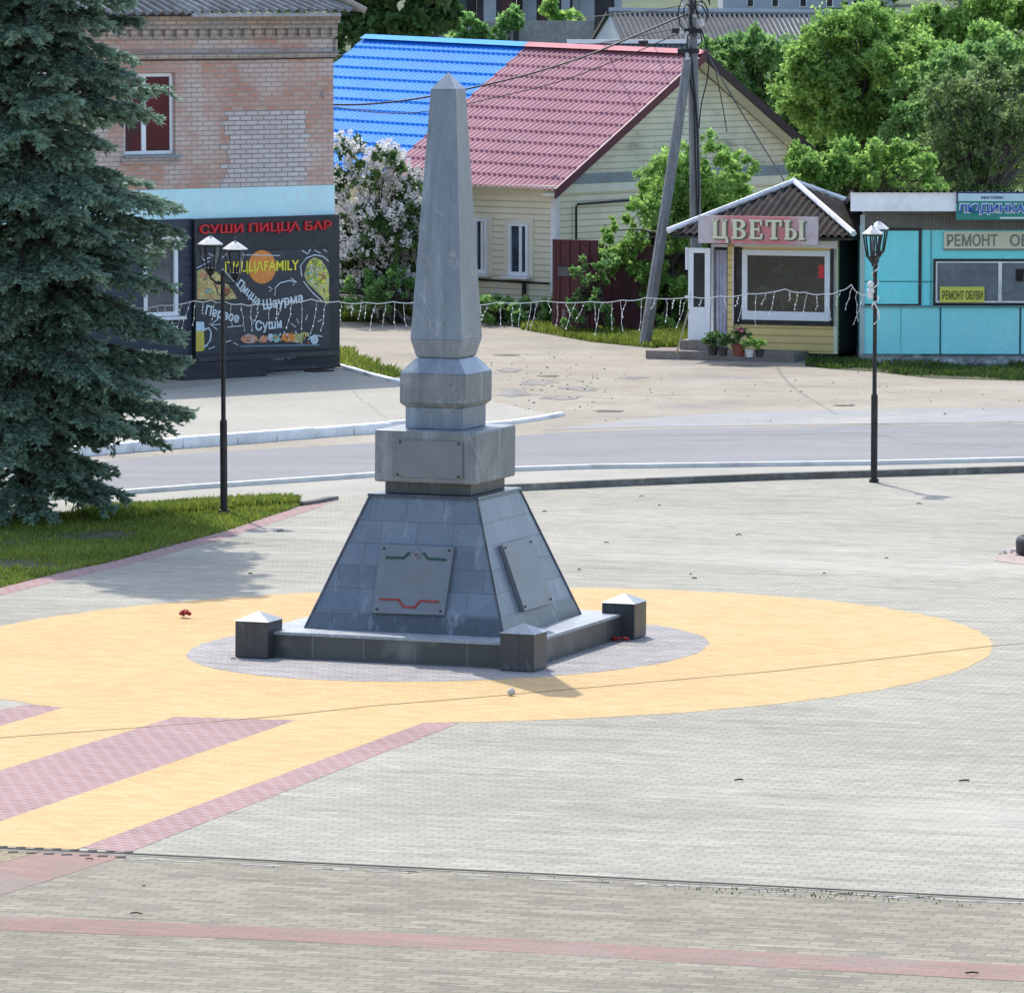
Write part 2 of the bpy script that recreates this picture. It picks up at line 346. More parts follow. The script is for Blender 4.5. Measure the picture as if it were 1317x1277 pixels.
def sid(name, col, pitch, dark=.55, var=.1, mould=None):
    """horizontal lap siding: bump and a joint line every pitch metres"""
    m, t, b = nt(name); tc = N(t, 'ShaderNodeTexCoord'); ob = tc.outputs['Object']
    sx = N(t, 'ShaderNodeSeparateXYZ'); t.links.new(ob, sx.inputs[0])
    dv = N(t, 'ShaderNodeMath', operation='DIVIDE'); dv.inputs[1].default_value = pitch; t.links.new(sx.outputs['Z'], dv.inputs[0])
    fr = N(t, 'ShaderNodeMath', operation='FRACT'); t.links.new(dv.outputs[0], fr.inputs[0])
    r = N(t, 'ShaderNodeMapRange'); r.inputs[1].default_value = .0; r.inputs[2].default_value = .26; r.inputs[3].default_value = 1; r.inputs[4].default_value = 0; t.links.new(fr.outputs[0], r.inputs[0])
    c = mixc(t, noise(t, ob, 1.2, 5), c4(col, 1-var), c4(col, 1+var*.5))
    if mould is not None: c = mixc(t, noise(t, ob, .9, 6, .7, .54, .72, sz=2.5), c, c4(mould))
    c = mixc(t, r.outputs[0], c, c4(col, dark))
    t.links.new(c, b.inputs['Base Color']); b.inputs['Roughness'].default_value = .6
    bumpto(t, b, fr.outputs[0], .5, .02); return m
M['siding'] = sid('cream_siding', (.82, .76, .57), .14, .38)
M['siding_gable'] = sid('weathered_cream_gable_siding', (.68, .65, .49), .14, .38, .15, (.22, .22, .17))
M['siding_yellow'] = sid('yellow_siding', (.76, .57, .23), .15, .4)
M['cream_trim'] = pm('cream_trim', (.74, .71, .56), .6, .08, 2)
M['white_trim'] = pm('white_painted_trim', (.78, .78, .80), .6, .06, 2, (.52, .52, .5), 10)
M['grey_trim'] = pm('grey_metal_trim', (.24, .28, .31), .5, .15, 2)
M['roof_red'] = pm('cherry_metal_tile', (.36, .15, .185), .6, .15, .8, (.40, .20, .23), 9, spec=.25)
M['roof_blue'] = pm('blue_metal_tile', (.02, .22, .70), .65, .12, .8, (.035, .26, .72), 9, spec=.15)
M['maroon'] = pm('maroon_metal', (.075, .014, .022), .5, .2, 2)
M['maroon_dark'] = pm('dark_maroon_edge', (.10, .015, .03), .5, .2, 2)
M['dark_fence'] = pm('dark_grey_sheet', (.035, .035, .037), .7, .3, 1.5, (.05, .045, .04), 8)
M['pole'] = pm('weathered_concrete_pole', (.22, .23, .235), .85, .2, 2.0, (.15, .155, .16), 9, streak=(.33, .33, .32))
M['wire'] = pm('black_wire', (.02, .02, .022), .6, .2, 3)
M['porcelain'] = pm('white_insulator', (.6, .6, .58), .3, .1, 8)
M['onduline'] = pm('brown_corrugated_sheet', (.045, .037, .034), .9, .3, 2, (.075, .065, .06), 10, spec=.15)
M['sign_pink'] = None
def signpink():
    m, t, b = nt('faded_pink_sign_print'); tc = N(t, 'ShaderNodeTexCoord'); ob = tc.outputs['Object']
    sx = N(t, 'ShaderNodeSeparateXYZ'); t.links.new(ob, sx.inputs[0])
    ab = N(t, 'ShaderNodeMath', operation='ABSOLUTE'); t.links.new(sx.outputs['X'], ab.inputs[0])
    r = N(t, 'ShaderNodeMapRange'); r.inputs[1].default_value = .62; r.inputs[2].default_value = 1.02; t.links.new(ab.outputs[0], r.inputs[0])
    c = mixc(t, r.outputs[0], c4((.60, .20, .21)), c4((.56, .50, .51)))
    c = mixc(t, noise(t, ob, 5, 4, .6, .52, .7), c, c4((.55, .40, .41)))
    t.links.new(c, b.inputs['Base Color']); b.inputs['Roughness'].default_value = .6; return m
M['sign_pink'] = signpink()
M['cream_letter'] = pm('cream_sign_letter', (.72, .70, .50), .5, .08, 6)
M['green_edge'] = pm('dull_green_letter_side', (.16, .17, .12), .6, .1, 6)
M['wood_steps'] = pm('worn_step_boards', (.24, .20, .18), .85, .2, 2, (.3, .27, .24), 12)
M['stick'] = pm('pale_wood', (.42, .36, .2), .8, .2, 6)
M['curtain'] = pm('pale_lilac_curtain', (.62, .60, .70), .9, .15, 4)
M['turq'] = pm('turquoise_panel', (.20, .76, .79), .6, .05, .9, (.26, .78, .80), 7, streak=(.22, .70, .74))
M['turq_low'] = pm('turquoise_lower_panel', (.27, .77, .78), .6, .06, .9, (.34, .79, .79), 7, streak=(.31, .70, .71))
M['corr_grey'] = pm('grey_brown_sheet', (.17, .165, .155), .7, .15, 2)
M['fascia'] = pm('white_fascia', (.88, .88, .89), .6, .06, 1.5, (.52, .53, .56), 5)
M['sign_green'] = pm('teal_sign_print', (.02, .24, .20), .5, .08, 3)
M['sign_blue_light'] = pm('pale_blue_sign_print', (.50, .66, .72), .5, .05, 3)
M['navy'] = pm('navy_letter', (.015, .02, .12), .5, .1, 6)
M['letter_blue'] = pm('bright_blue_letter', (.01, .10, .42), .5, .1, 6)
M['letter_halo'] = pm('white_letter_outline', (.7, .78, .78), .5, .05, 6)
M['sign_cream'] = pm('cream_sign_board', (.66, .64, .48), .6, .06, 3)
M['letter_grey'] = pm('grey_sign_letter', (.20, .20, .18), .6, .1, 6)
M['sign_yellow'] = pm('yellow_green_sign', (.60, .62, .09), .6, .06, 3)
M['letter_dark'] = pm('dark_sign_letter', (.07, .075, .03), .6, .1, 6)
M['blind'] = pm('dusty_blue_shop_glass', (.13, .16, .19), .25, .25, 1.2, (.06, .07, .085), 6, spec=.4)
M['rubble'] = pm('whitewashed_rubble', (.36, .36, .35), .9, .3, 3, (.16, .16, .15), 9)
M['terracotta'] = pm('terracotta_pot', (.22, .065, .045), .8, .15, 5)
M['blackpot'] = pm('dark_plastic_pot', (.03, .03, .03), .6, .2, 5)
M['whitepot'] = pm('white_plastic_pot', (.55, .55, .55), .6, .1, 5)
M['petal_red'] = pm('red_petals', (.35, .012, .015), .6, .2, 20)
M['petal_pink'] = leafmat('pink_petals', (.32, .08, .16), (.5, .2, .3), .3)
M['bark'] = pm('brown_bark', (.07, .055, .045), .95, .3, 3, (.11, .095, .08), 14)
M['bark_grey'] = pm('grey_bark', (.13, .12, .11), .95, .3, 3, (.18, .17, .155), 14)
def shopglass(name, refl=.05):
    m = bpy.data.materials.new(name); m.use_nodes = True; t = m.node_tree; t.nodes.clear()
    a = N(t, 'ShaderNodeBsdfTransparent'); a.inputs[0].default_value = (.7, .75, .74, 1); g = N(t, 'ShaderNodeBsdfGlossy', Roughness=.03); mx = N(t, 'ShaderNodeMixShader'); mx.inputs[0].default_value = refl
    t.links.new(a.outputs[0], mx.inputs[1]); t.links.new(g.outputs[0], mx.inputs[2]); o = N(t, 'ShaderNodeOutputMaterial'); t.links.new(mx.outputs[0], o.inputs[0]); return m
M['shop_glass'] = shopglass('clear_shop_window')
M['petal_white'] = leafmat('white_petals', (.5, .48, .44), (.8, .78, .74), .3)
M['petal_yellow'] = leafmat('yellow_petals', (.5, .36, .05), (.75, .6, .12), .3)
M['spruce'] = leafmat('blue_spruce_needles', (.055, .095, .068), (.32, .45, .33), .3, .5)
M['leaf_bright'] = leafmat('bright_leaves', (.16, .32, .07), (.43, .63, .18), .62)
M['leaf_mid'] = leafmat('mid_green_leaves', (.12, .26, .08), (.34, .54, .18), .62)
M['leaf_dark'] = leafmat('dark_green_leaves', (.04, .10, .03), (.17, .28, .09), .45)
M['leaf_olive'] = leafmat('olive_brown_leaves', (.12, .19, .065), (.31, .43, .17), .6)
M['lilac_flower'] = leafmat('white_lilac_flowers', (.62, .60, .59), (.90, .88, .86), .4)
M['fence_concrete'] = pm('old_concrete_fence', (.32, .31, .30), .9, .2, .8, (.30, .29, .28), 5, streak=(.15, .15, .14))
M['shed_dark'] = pm('dark_shed_boards', (.05, .045, .05), .85, .3, 1, (.10, .045, .045), 5)
M['shed_pale'] = pm('pale_shed_door', (.36, .38, .42), .7, .15, 1)
M['far_wall'] = pm('pale_far_wall', (.42, .45, .48), .8, .1, .5, (.36, .38, .4), 4)
M['roof_grey'] = pm('grey_corrugated_roof', (.115, .125, .135), .8, .2, .8, (.08, .085, .09), 6)
M['pebble'] = pm('pale_pebble', (.5, .49, .46), .9, .2, 20)
M['twig'] = pm('dry_twig', (.06, .045, .035), .9, .3, 20)
# ================================================================== ground
def ell(cx, cy, a, b, tilt, n=260):
    # whole blocks make the edge step in and out a little
    q = random.Random(n+int(a)); out = []
    for i in range(n):
        k = 1+q.uniform(-1, 1)*2.6/a; out.append((cx+a*k*math.cos(2*math.pi*i/n), cy+b*k*math.sin(2*math.pi*i/n)+tilt*a*math.cos(2*math.pi*i/n)))
    return out
gm = MB(); gm.add([(-400,-20,0),(400,-20,0),(400,600,0),(-400,600,0)], [(0,1,2,3)])
struct('ground', gm, M['dirt'])
# hillside rising behind the houses
hm = MB(); nx, ny = 40, 40; hv = []
for j in range(ny+1):
    y = 150 + 650*(j/ny)**1.3
    for i in range(nx+1):
        x = -130+260*i/nx
        t = max(0, (y-165)); z = -.3 + 4.3*(1-math.exp(-t/42)) + .022*max(0, y-235) + .35*math.sin(x*.13+y*.05)*min(1, t/60)
        hv.append((x, y, z))
hm.add(hv, [(j*(nx+1)+i, j*(nx+1)+i+1, (j+1)*(nx+1)+i+1, (j+1)*(nx+1)+i) for j in range(ny) for i in range(nx)])
struct('hill', hm, M['hill'], smooth=True)

ROADN = [(-500,690),(-200,665),(80,641),(250,628),(430,616),(500,611),(600,607),(760,602),(900,600),(1120,597),(1317,592),(1700,585)]
ROADF = [(1700,541),(1317,546),(1100,548),(850,552),(720,557),(640,562),(500,569),(230,585),(0,606),(-500,650)]
sheet('road', ROADN + ROADF, M['asphalt'], .008)
sheet('paved_road_strip', [(700,553),(800,542),(880,534),(1000,529),(1120,527),(1317,524),(1700,520),(1700,538),(1317,543),(1100,545.5),(850,549.5)], pm('worn_grey_tarmac', (.285, .28, .27), .9, .12, .6, (.36, .335, .285), 3), .004)
PLZ = [(-500,838),(0,757),(80,737),(150,722),(220,703),(290,684),(350,664),(395,650),(430,640),(490,634),(560,635),(680,630),(800,624),(900,620),(1000,616),(1120,613),(1317,607),(1750,598)]
sheet('sidewalk', ROADN + list(reversed([(-500,745),(-200,700),(80,660),(250,650),(395,648)] + PLZ[8:])), M['concrete'], .004)
sheet('plaza', PLZ + [(1750,1178),(1317,1157),(700,1124),(400,1110),(170,1098),(0,1091),(-600,1062)], M['paver'], .008)
LOW = [(-600,1062),(0,1091),(170,1098),(400,1110),(700,1124),(1317,1157),(1750,1178)]
sheet('lower_pavement', LOW + [(2600,2600),(-1200,2600)], M['paver_old'], .006)
sheet('yellow_paving_circle', ell(584, 843.5, 693, 86.5, -.016), M['paver_y'], .0105)
sheet('violet_paving_circle', ell(576, 836, 335, 41, -.0224), M['paver_v'], .013)
sheet('red_paving_stripe', [(590,931),(543,931),(98,1090),(-10,1130),(-10,1091),(0,1091),(165,1098)][0:3] + [(165,1097.5)], M['paver_r'], .0110)
sheet('yellow_paving_stripe', [(543,931),(380,927),(-5,1058),(-320,1165)][0:3] + [(-60,1077),(-60,1087),(98,1093.5)], M['paver_y'], .0114)
sheet('red_paving_stripe', [(381,927.3),(225,923),(-60,1010),(-60,1078)], M['paver_r'], .0118)
sheet('yellow_paving_stripe', [(225,923),(80,911),(-60,952),(-60,1010)], M['paver_y'], .0110)
sheet('red_paving_stripe', [(82,911),(35,907),(-60,926),(-60,952)], M['paver_r'], .0118)
# red border beside the lawn
sheet('red_paving_border', [(-500,838),(0,757),(80,737),(150,722),(220,703),(290,684),(350,664),(395,650),(430,641),(436,643),(400,657),(355,672),(293,692),(224,711),(153,730),(82,746),(0,767),(-500,850)], M['paver_r'], .0110)
# lower band and faded stripe
sheet('red_paving_band', [(-500,1158),(0,1178),(330,1192),(660,1208),(1000,1226),(1317,1242),(1750,1264),(1750,1288),(1317,1263),(1000,1245),(660,1225),(330,1209),(0,1197),(-500,1178)], M['paver_old_r'], .008)
sheet('faded_red_paving_stripe', [(165,1100),(60,1094),(-60,1128),(-60,1172)], M['paver_old_r'], .0082)
sheet('faded_yellow_paving_stripe', [(58,1094),(-60,1089),(-60,1128)], M['paver_old_y'], .0082)
# overhead wire's shadow painted as a thin strip running across the circle
def strip(px, w0, z0, h):
    mb = MB(); pts = [G(x, y) for x, y in px]
    L, Rr = [], []
    for i, p in enumerate(pts):
        d = (pts[min(i+1, len(pts)-1)]-pts[max(i-1, 0)]).normalized(); n = Vector((-d.y, d.x, 0))
        L.append(p+n*w0/2); Rr.append(p-n*w0/2)
    n = len(pts); vs = []
    for a, b in zip(L, Rr): vs += [(a.x,a.y,z0),(b.x,b.y,z0),(b.x,b.y,z0+h),(a.x,a.y,z0+h)]
    fs = []
    for i in range(n-1):
        k = 4*i
        for a, b in ((3,2),(2,1),(0,3)): fs.append((k+a, k+b, k+4+b, k+4+a))
    fs += [(0,1,2,3), (4*n-1,4*n-2,4*n-3,4*n-4)]
    return mb.add(vs, fs)
struct('wire_shadow_strip', strip([(-60,955),(0,950),(190,936),(350,923),(480,909),(640,896),(745,886.5),(1000,864),(1275,832),(1317,828),(1500,810)], .022, .0135, .002), pm('wire_shadow_tone', (.40, .31, .16), .95, .2, 6))
def segkerb(name, px, w, h, mat, seg=1.0, seed=5):
    """kerb of separate stones laid end to end, none quite level"""
    r = random.Random(seed); pts = [G(x, y) for x, y in px]; mb = MB(); out = [pts[0]]
    for a, b in zip(pts, pts[1:]):
        n = max(1, round((b-a).length/seg)); out += [a.lerp(b, k/n) for k in range(1, n+1)]
    for a, b in zip(out, out[1:]):
        d = (b-a).normalized(); n = Vector((-d.y, d.x, 0))*w/2; a2, b2 = a+d*.012, b-d*.012; z = h+r.uniform(-.012, .012); o = n*r.uniform(-.08, .08)
        lo = [a2-n+o, b2-n+o, b2+n+o, a2+n+o]; c = Vector((0,0,1))
        mb.hexa(lo, [p+c*(z-.03) for p in lo]); hi = [p+c*(z-.0299) for p in lo]; ce = sum(hi, Vector())/4
        mb.hexa(hi, [p.lerp(ce, .0)+(n*.12 if i < 2 else -n*.12)+c*.03 for i, p in enumerate(hi)])
    return struct(name, mb, mat)
# kerbs: plaza back kerb, white kerb of the far sidewalk, white edge lines
struct('plaza_kerb', strip([(640,633),(680,631),(800,625.5),(900,621.5),(1000,617.5),(1120,614),(1317,608),(1750,599)], .14, 0, .11), M['kerb_grey'])
struct('kerb_end', strip([(388,650.5),(405,648),(430,643)], .14, 0, .06), M['kerb_grey'])
segkerb('white_kerb', ([(-400,630),(0,596),(100,587),(230,576),(300,571),(400,563),(500,555.5),(530,553.5)]), .22, .17, M['kerb'])
struct('white_kerb', strip([(531,553.4),(590,550.5),(650,546),(690,540.5),(722,534.5)], .13, 0, .06), M['kerb'])
struct('road_edge_line', strip([(-300,672),(80,642),(250,629),(430,617),(500,612),(600,608),(760,603),(900,601),(1120,598),(1317,593.5),(1600,588)], .12, 0, .07), M['whiteline'])
# apron of concrete in front of the shop
sheet('shop_apron', [(-500,640),(0,597),(230,577),(400,564),(500,556),(590,551.5),(650,547),(690,541),(722,535.5),(700,532),(640,518),(585,508),(528,498),(432,474),(240,500),(-300,540)], pm('light_concrete_apron', (.355, .335, .28), .9, .1, .5, (.31, .29, .24), 6), .005)
struct('apron_edge_kerb', strip([(432,470),(470,482),(528,497),(560,504)], .15, 0, .06), M['kerb'])
# slot drain
DR = [(-500,1067),(0,1091.5),(170,1099),(400,1110.5),(700,1125),(1000,1141),(1317,1157.5),(1700,1176)]
struct('drain_channel', strip(DR, .05, .0, .0125), M['dark'])
def shift(px, d): return [(x, y+d) for x, y in px]
struct('drain_rim', strip(shift(DR, 1.6), .05, .0, .010), pm('worn_drain_edge', (.26, .24, .2), .9, .25, 3, (.15, .14, .12), 8))
rim = MB()
rr = random.Random(3)
for i in range(34):
    x = rr.uniform(160, 1317); y = 1091.5 + (x-0)*.0501 + rr.uniform(3.5, 6.0)
    p = G(x, y); l = rr.uniform(.1, .45)
    rim.prism([(p.x-l/2, p.y+l*.15, .006), (p.x-l*.3, p.y+l*.09-.03, .006), (p.x+l/2, p.y-l*.15-.02, .006), (p.x+l*.4, p.y-l*.12+.03, .006)], (0,0,.004))
o = struct('loose_mortar', rim, pm('pale_mortar', (.40, .38, .33), .95, .2, 6), kind='stuff')
gr = MB()
for i in range(8):
    p = G(4+i*23, 1090+i*1.0); gr.box(p.x-.04, p.x+.04, p.y-.03, p.y+.03, .006, .0125)
    p = G(-6+i*23, 1096+i*1.0); gr.box(p.x-.045, p.x+.045, p.y-.035, p.y+.035, .004, .0115)
struct('drain_slots', gr, M['dark'])
# lawn by the spruce
LAWN = [(-400,815),(0,757),(80,737),(150,722),(220,703),(290,684),(350,664),(388,650),(372,644),(320,645),(290,652),(200,655),(100,658),(-100,672),(-400,700)]
sheet('lawn', LAWN, M['soil'], .0095)

def inpoly(x, y, poly):
    c = np.zeros(len(x), bool); n = len(poly); j = n-1
    for i in range(n):
        xi, yi = poly[i]; xj, yj = poly[j]
        c ^= ((yi > y) != (yj > y)) & (x < (xj-xi)*(y-yi)/(yj-yi+1e-12)+xi); j = i
    return c
def grass(name, px, n, h, mat, w=.012, seed=1, thin=-1.2):
    r = np.random.default_rng(seed); poly = [tuple(G(a, b)[:2]) for a, b in px]
    xs = np.array([p[0] for p in poly]); ys = np.array([p[1] for p in poly])
    X = r.uniform(xs.min(), xs.max(), n*6); Y = r.uniform(ys.min(), ys.max(), n*6)
    k = inpoly(X, Y, poly); X, Y = X[k], Y[k]; gap = np.sin(X*2.3+np.sin(Y*.9)*2.5)+np.sin(Y*1.7+np.sin(X*1.3)*2)+r.normal(0, .5, len(X)); X, Y = X[gap > thin][:n], Y[gap > thin][:n]; n = len(X)
    # patchy height
    pat = .55+.45*np.sin(X*1.7+np.sin(Y*1.1)*2)*np.sin(Y*1.3+X*.6)
    H = h*r.uniform(.35, 1, n)*(.55+.6*pat); A = r.uniform(0, 2*np.pi, n); L = r.uniform(0, .8, n)*H
    ca, sa = np.cos(A), np.sin(A); W = w*r.uniform(.6, 1.4, n); B = r.uniform(0, 2*np.pi, n)
    b = np.stack([X, Y, np.full(n, .008)], 1)
    e = np.stack([-sa*W, ca*W, 0*W], 1)
    mid = b+np.stack([ca*L*.35, sa*L*.35, H*.6], 1); tip = b+np.stack([ca*L, sa*L, H], 1)
    Q = np.stack([b-e, b+e, mid+e*.7, tip], 1)
    t = np.clip(.25+.5*pat+r.normal(0, .22, n), 0, 1)
    o = quads(name, Q, mat, None, t); o['kind'] = 'stuff'; return o
grass('grass', LAWN, 60000, .075, M['grass'], seed=2, thin=-.8)
grass('grass', [(230,662),(388,650),(374,642),(300,645),(160,652),(90,660),(130,672)], 11000, .15, M['grass'], .014, seed=3, thin=-.6)
GR2 = [(670,424),(700,418),(760,414),(880,404),(905,424),(880,446),(840,448),(760,440)]
sheet('grass_verge', GR2, M['soil'], .006); grass('grass', GR2, 15000, .19, M['grass'], .018, 4, thin=-.35)
GR3 = [(420,408),(560,398),(560,412),(500,414),(420,414)]
grass('grass', GR3, 9000, .35, M['grass'], .02, 5, thin=-.7)
GR3b = [(560,398),(720,396),(720,410),(640,416),(560,412)]
grass('grass', GR3b, 12000, .35, M['grass'], .02, 15)
GR4 = [(428,452),(448,452),(478,470),(520,484),(500,488),(470,481),(432,470)]
grass('grass', GR4, 1300, .24, M['grass'], .02, 6, thin=-.3)
GR5 = [(1040,464),(1076,465),(1100,467),(1330,471),(1500,471),(1500,492),(1317,490),(1200,487),(1120,478),(1060,474),(1035,471)]
sheet('grass_verge', GR5, M['soil'], .006); grass('grass', GR5, 7000, .17, M['grass_dark'], .02, 7, thin=-.35)
grass('weeds_in_joint', [(860,1137),(1317,1159),(1317,1172),(860,1146)], 130, .028, M['grass_dark'], .008, 8)
grass('weeds_in_joint', [(200,1106),(860,1137),(860,1142),(200,1109)], 30, .025, M['grass_dark'], .008, 9)

# ================================================================== monument
C0 = G(571, 833); TH = R(21.5)
FM = Frame((C0.x, C0.y, 0), -TH)
mon = thing('obelisk_monument', 'tall grey marble obelisk on tiled pyramid pedestal with plaques inside the yellow paving circle', 'monument', (C0.x, C0.y, .02), -TH)
def mp_(name, mb, mat, parent=mon, **k):
    # the whole stone leans very slightly to the right
    mb.v = [Vector((p.x+.0088*p.z*math.cos(TH), p.y+.0088*p.z*math.sin(TH), p.z)) for p in mb.v]
    return build(name, mb, mat, parent, **k)
Z = .02
PS = 1.60
pl = MB().box(-PS, PS, -PS, PS, 0, .25); mp_('plinth', pl, M['plinth_tiles'])
pt = MB()
pt.add([(-PS-.02,-PS-.02,.252),(PS+.02,-PS-.02,.252),(PS+.02,PS+.02,.252),(-PS-.02,PS+.02,.252),(-PS-.02,-PS-.02,.285),(PS+.02,-PS-.02,.285),(PS+.02,PS+.02,.285),(-PS-.02,PS+.02,.285)],
       [(0,3,2,1),(4,5,6,7),(0,1,5,4),(1,2,6,5),(2,3,7,6),(3,0,4,7)])
mp_('plinth_top', pt, M['stone_cap'])
BW, TW, Z0, Z1 = 2.40, 1.30, .287, 1.75
ped = MB().frustum(BW, Z0, TW, Z1); pedo = mp_('pyramid_pedestal', ped, M['tiles'])
for sx, sy in ((-1,-1),(1,-1),(1,1),(-1,1)):
    mp_('corner_trim', MB().tube([(sx*BW/2, sy*BW/2, Z0), (sx*TW/2, sy*TW/2, Z1)], .016, 6), M['stone_dark'], pedo)
bc_ = .19; mp_('base_course', MB().frustum(BW+.012, Z0, BW+.012-(BW-TW)*bc_/(Z1-Z0), Z0+bc_), tilemat('dark_base_tiles', (.06, .072, .085), (.105, .125, .145), (.04, .047, .055)), pedo)
mp_('pedestal_cap', MB().frustum(TW+.05, 1.752, TW+.03, 1.775), M['stone_dark'])
mp_('lower_neck', MB().frustum(1.04, 1.777, 1.04, 1.905), M['stone_dark'], bevel=.006)
mp_('block', MB().frustum(1.23, 1.908, 1.23, 2.495), M['stone_block'], bevel=.022)
mp_('upper_neck', MB().frustum(.70, 2.497, .70, 2.735), M['stone'], bevel=.008)
ub = MB(); ub.frustum(.70, 2.735, .80, 2.79); ub.frustum(.80, 2.79, .80, 3.12)
mp_('collar_block', ub, M['stone_block'], bevel=.008)
mp_('sloped_shoulder', MB().frustum(.80, 3.122, .53, 3.285), M['stone_cap'] if False else granite('shoulder_marble', (.17, .205, .24), (.25, .285, .32), rough=.3))
sh = MB(); sh.frustum(.50, 3.287, .52, 3.30); sh.frustum(.52, 3.30, .625, 3.50); sh.frustum(.625, 3.50, .305, 6.305)
mp_('obelisk_shaft', sh, M['stone'], bevel=.008)
mp_('obelisk_tip', MB().frustum(.303, 6.307, .01, 6.49), granite('pale_marble_tip', (.22, .25, .275), (.29, .32, .345), rough=.4))
# corner posts of the plinth
for sx, sy in ((-1,-1),(1,-1),(1,1),(-1,1)):
    a = MB().frustum(.40, 0, .40, .405, sx*1.59, sy*1.59)
    po = mp_('corner_post', a, M['stone_post'], bevel=.006)
    mp_('post_cap', MB().frustum(.425, .407, .02, .50, sx*1.59, sy*1.59), M['stone_cap'], po)
# plaques (their outlines stand on the real faces)
def planehit(px, py, p0, n):
    o = FM.I @ CP; d = FM.I.to_3x3() @ ray(px, py); p0 = Vector(p0); n = Vector(n)
    return o + d*((p0-o).dot(n)/d.dot(n)) - Vector((0, 0, Z))
dz, dw = Z1-Z0, (BW-TW)/2
nF = Vector((0, -dz, dw)).normalized(); nR = Vector((dz, 0, dw)).normalized()
pF = Vector((0, -BW/2, Z0+Z)); pR = Vector((BW/2, 0, Z0+Z))
def plaque(pts, p0, n, off, th, name, extra=None):
    w = [planehit(x, y, p0+n*off, n) for x, y in pts]
    a = mp_(name, MB().prism(w, -n*th), M['plaque'])
    c = sum(w, Vector())/4
    for p in w:
        bt = MB(); q = p.lerp(c, .11); bt.prism([q+Vector(e)*.016 for e in ((1,0,0),(0,0,1),(-1,0,0),(0,0,-1))] if abs(n.x) < .5 else [q+Vector(e)*.016 for e in ((0,1,0),(0,0,1),(0,-1,0),(0,0,-1))], n*.012)
        mp_('bolt', bt, M['iron'], a)
    return a, w
a, w = plaque([(488.5,700.5),(582.5,703.5),(570.5,791),(478.5,788)], pF, nF, .05, .045, 'front_plaque')
def inlay(px, name, mat, r, par, p0=pF, n=nF, off=.053):
    mb = MB()
    for k in range(len(px)-1):
        p, q = (planehit(*px[k], p0+n*off, n), planehit(*px[k+1], p0+n*off, n)); d = (q-p).normalized(); s = d.cross(n)*r
        mb.prism([p-d*r*.6-s, q+d*r*.6-s, q+d*r*.6+s, p-d*r*.6+s], n*(.004+.0007*k))
    mp_(name, mb, mat, par)
inlay([(496,717),(518,717.5),(525,711)], 'green_ornament', M['green_inlay'], .014, a)
inlay([(544,711.5),(549,718.5),(572,720)], 'green_ornament', M['green_inlay'], .014, a)
inlay([(488,770.5),(512,771),(518,780),(532,781.5),(540,772.5),(563,774)], 'red_ornament', M['red_inlay'], .012, a)
sh_ = [planehit(x, y, pF+nF*.053, nF) for x, y in ((529,708),(540.5,708.5),(540,716),(534,720),(528.5,715.5))]
em = mp_('emblem', MB().prism(sh_, nF*.008), pm('dim_violet_stone_emblem', (.20, .19, .22), .5, .25, 20, (.29, .28, .3), 40), a)
sh2 = [planehit(x, y, pF+nF*.062, nF) for x, y in ((531.5,710.5),(538,711),(537.5,715),(534.2,717.5),(531,714.5))]
mp_('emblem_relief', MB().prism(sh2, nF*.004), pm('emblem_relief_stone', (.13, .12, .14), .5, .25, 30), em)
plaque([(645,700.5),(682,691.5),(711,774.5),(674.5,785.5)], pR, nR, .055, .05, 'side_plaque')
plaque([(507.5,565.5),(592.5,568.5),(592.5,616.5),(504.5,612.5)], Vector((0,-.615,2)), Vector((0,-1,0)), .022, .02, 'upper_plaque')

# ================================================================== small things on the paving
def rose(px, py, label, s=1.0, group=None):
    p = G(px, py); t = thing('flower', label, 'flower', (p.x, p.y, .02), rr.uniform(0, 3), group)
    mb = MB()
    for k in range(9):
        a = k*2.4; r = .012+.006*k
        mb.ball((math.cos(a)*r*s, math.sin(a)*r*s, .045*s+(.03-.004*k)*s), .03*s, 7, 5, .8)
    build('blossom', mb, M['petal_red'], t, smooth=True)
    build('stem', MB().tube([(0,0,.02),(.1*s,.03*s,.01),(.2*s,.02*s,.008)], .006, 5), M['grass'] if False else pm('dry_green_stem', (.06, .09, .03)), t)
    return t
rose(238, 796, 'single red flower head lying alone on the yellow paving left of the monument', 1.0)
p = G(800, 826); t = thing('flower_bunch', 'small bunch of dark red flowers lying against the plinth by the right rear post', 'flowers', (p.x, p.y, .02), .3)
mb = MB(); g2 = MB()
for k in range(14): mb.ball((rr.uniform(-.11,.11), rr.uniform(-.07,.07), rr.uniform(.015,.045)), rr.uniform(.01,.024), 7, 5)
for k in range(8):
    x, y = rr.uniform(-.1,.1), rr.uniform(-.05,.05); g2.tube([(x,y,.03),(x+rr.uniform(-.16,.16),y+rr.uniform(-.1,.1),.01)], .005, 4)
build('blossoms', mb, M['petal_red'], t, smooth=True); build('stems', g2, pm('dark_flower_stem', (.04, .05, .03)), t)
p = G(655, 896); cup = thing('crumpled_cup', 'small crumpled white paper cup on the yellow paving before the front post', 'cup', (p.x, p.y, .02), .6)
build('cup_body', MB().lathe([(.025,0),(.035,.01),(.04,.06),(.036,.062),(.03,.05)], 9).tr(Matrix.Rotation(1.2,4,'Y') @ Matrix.Translation((-.02,0,0))), M['pebble'], cup)
spots = MB()
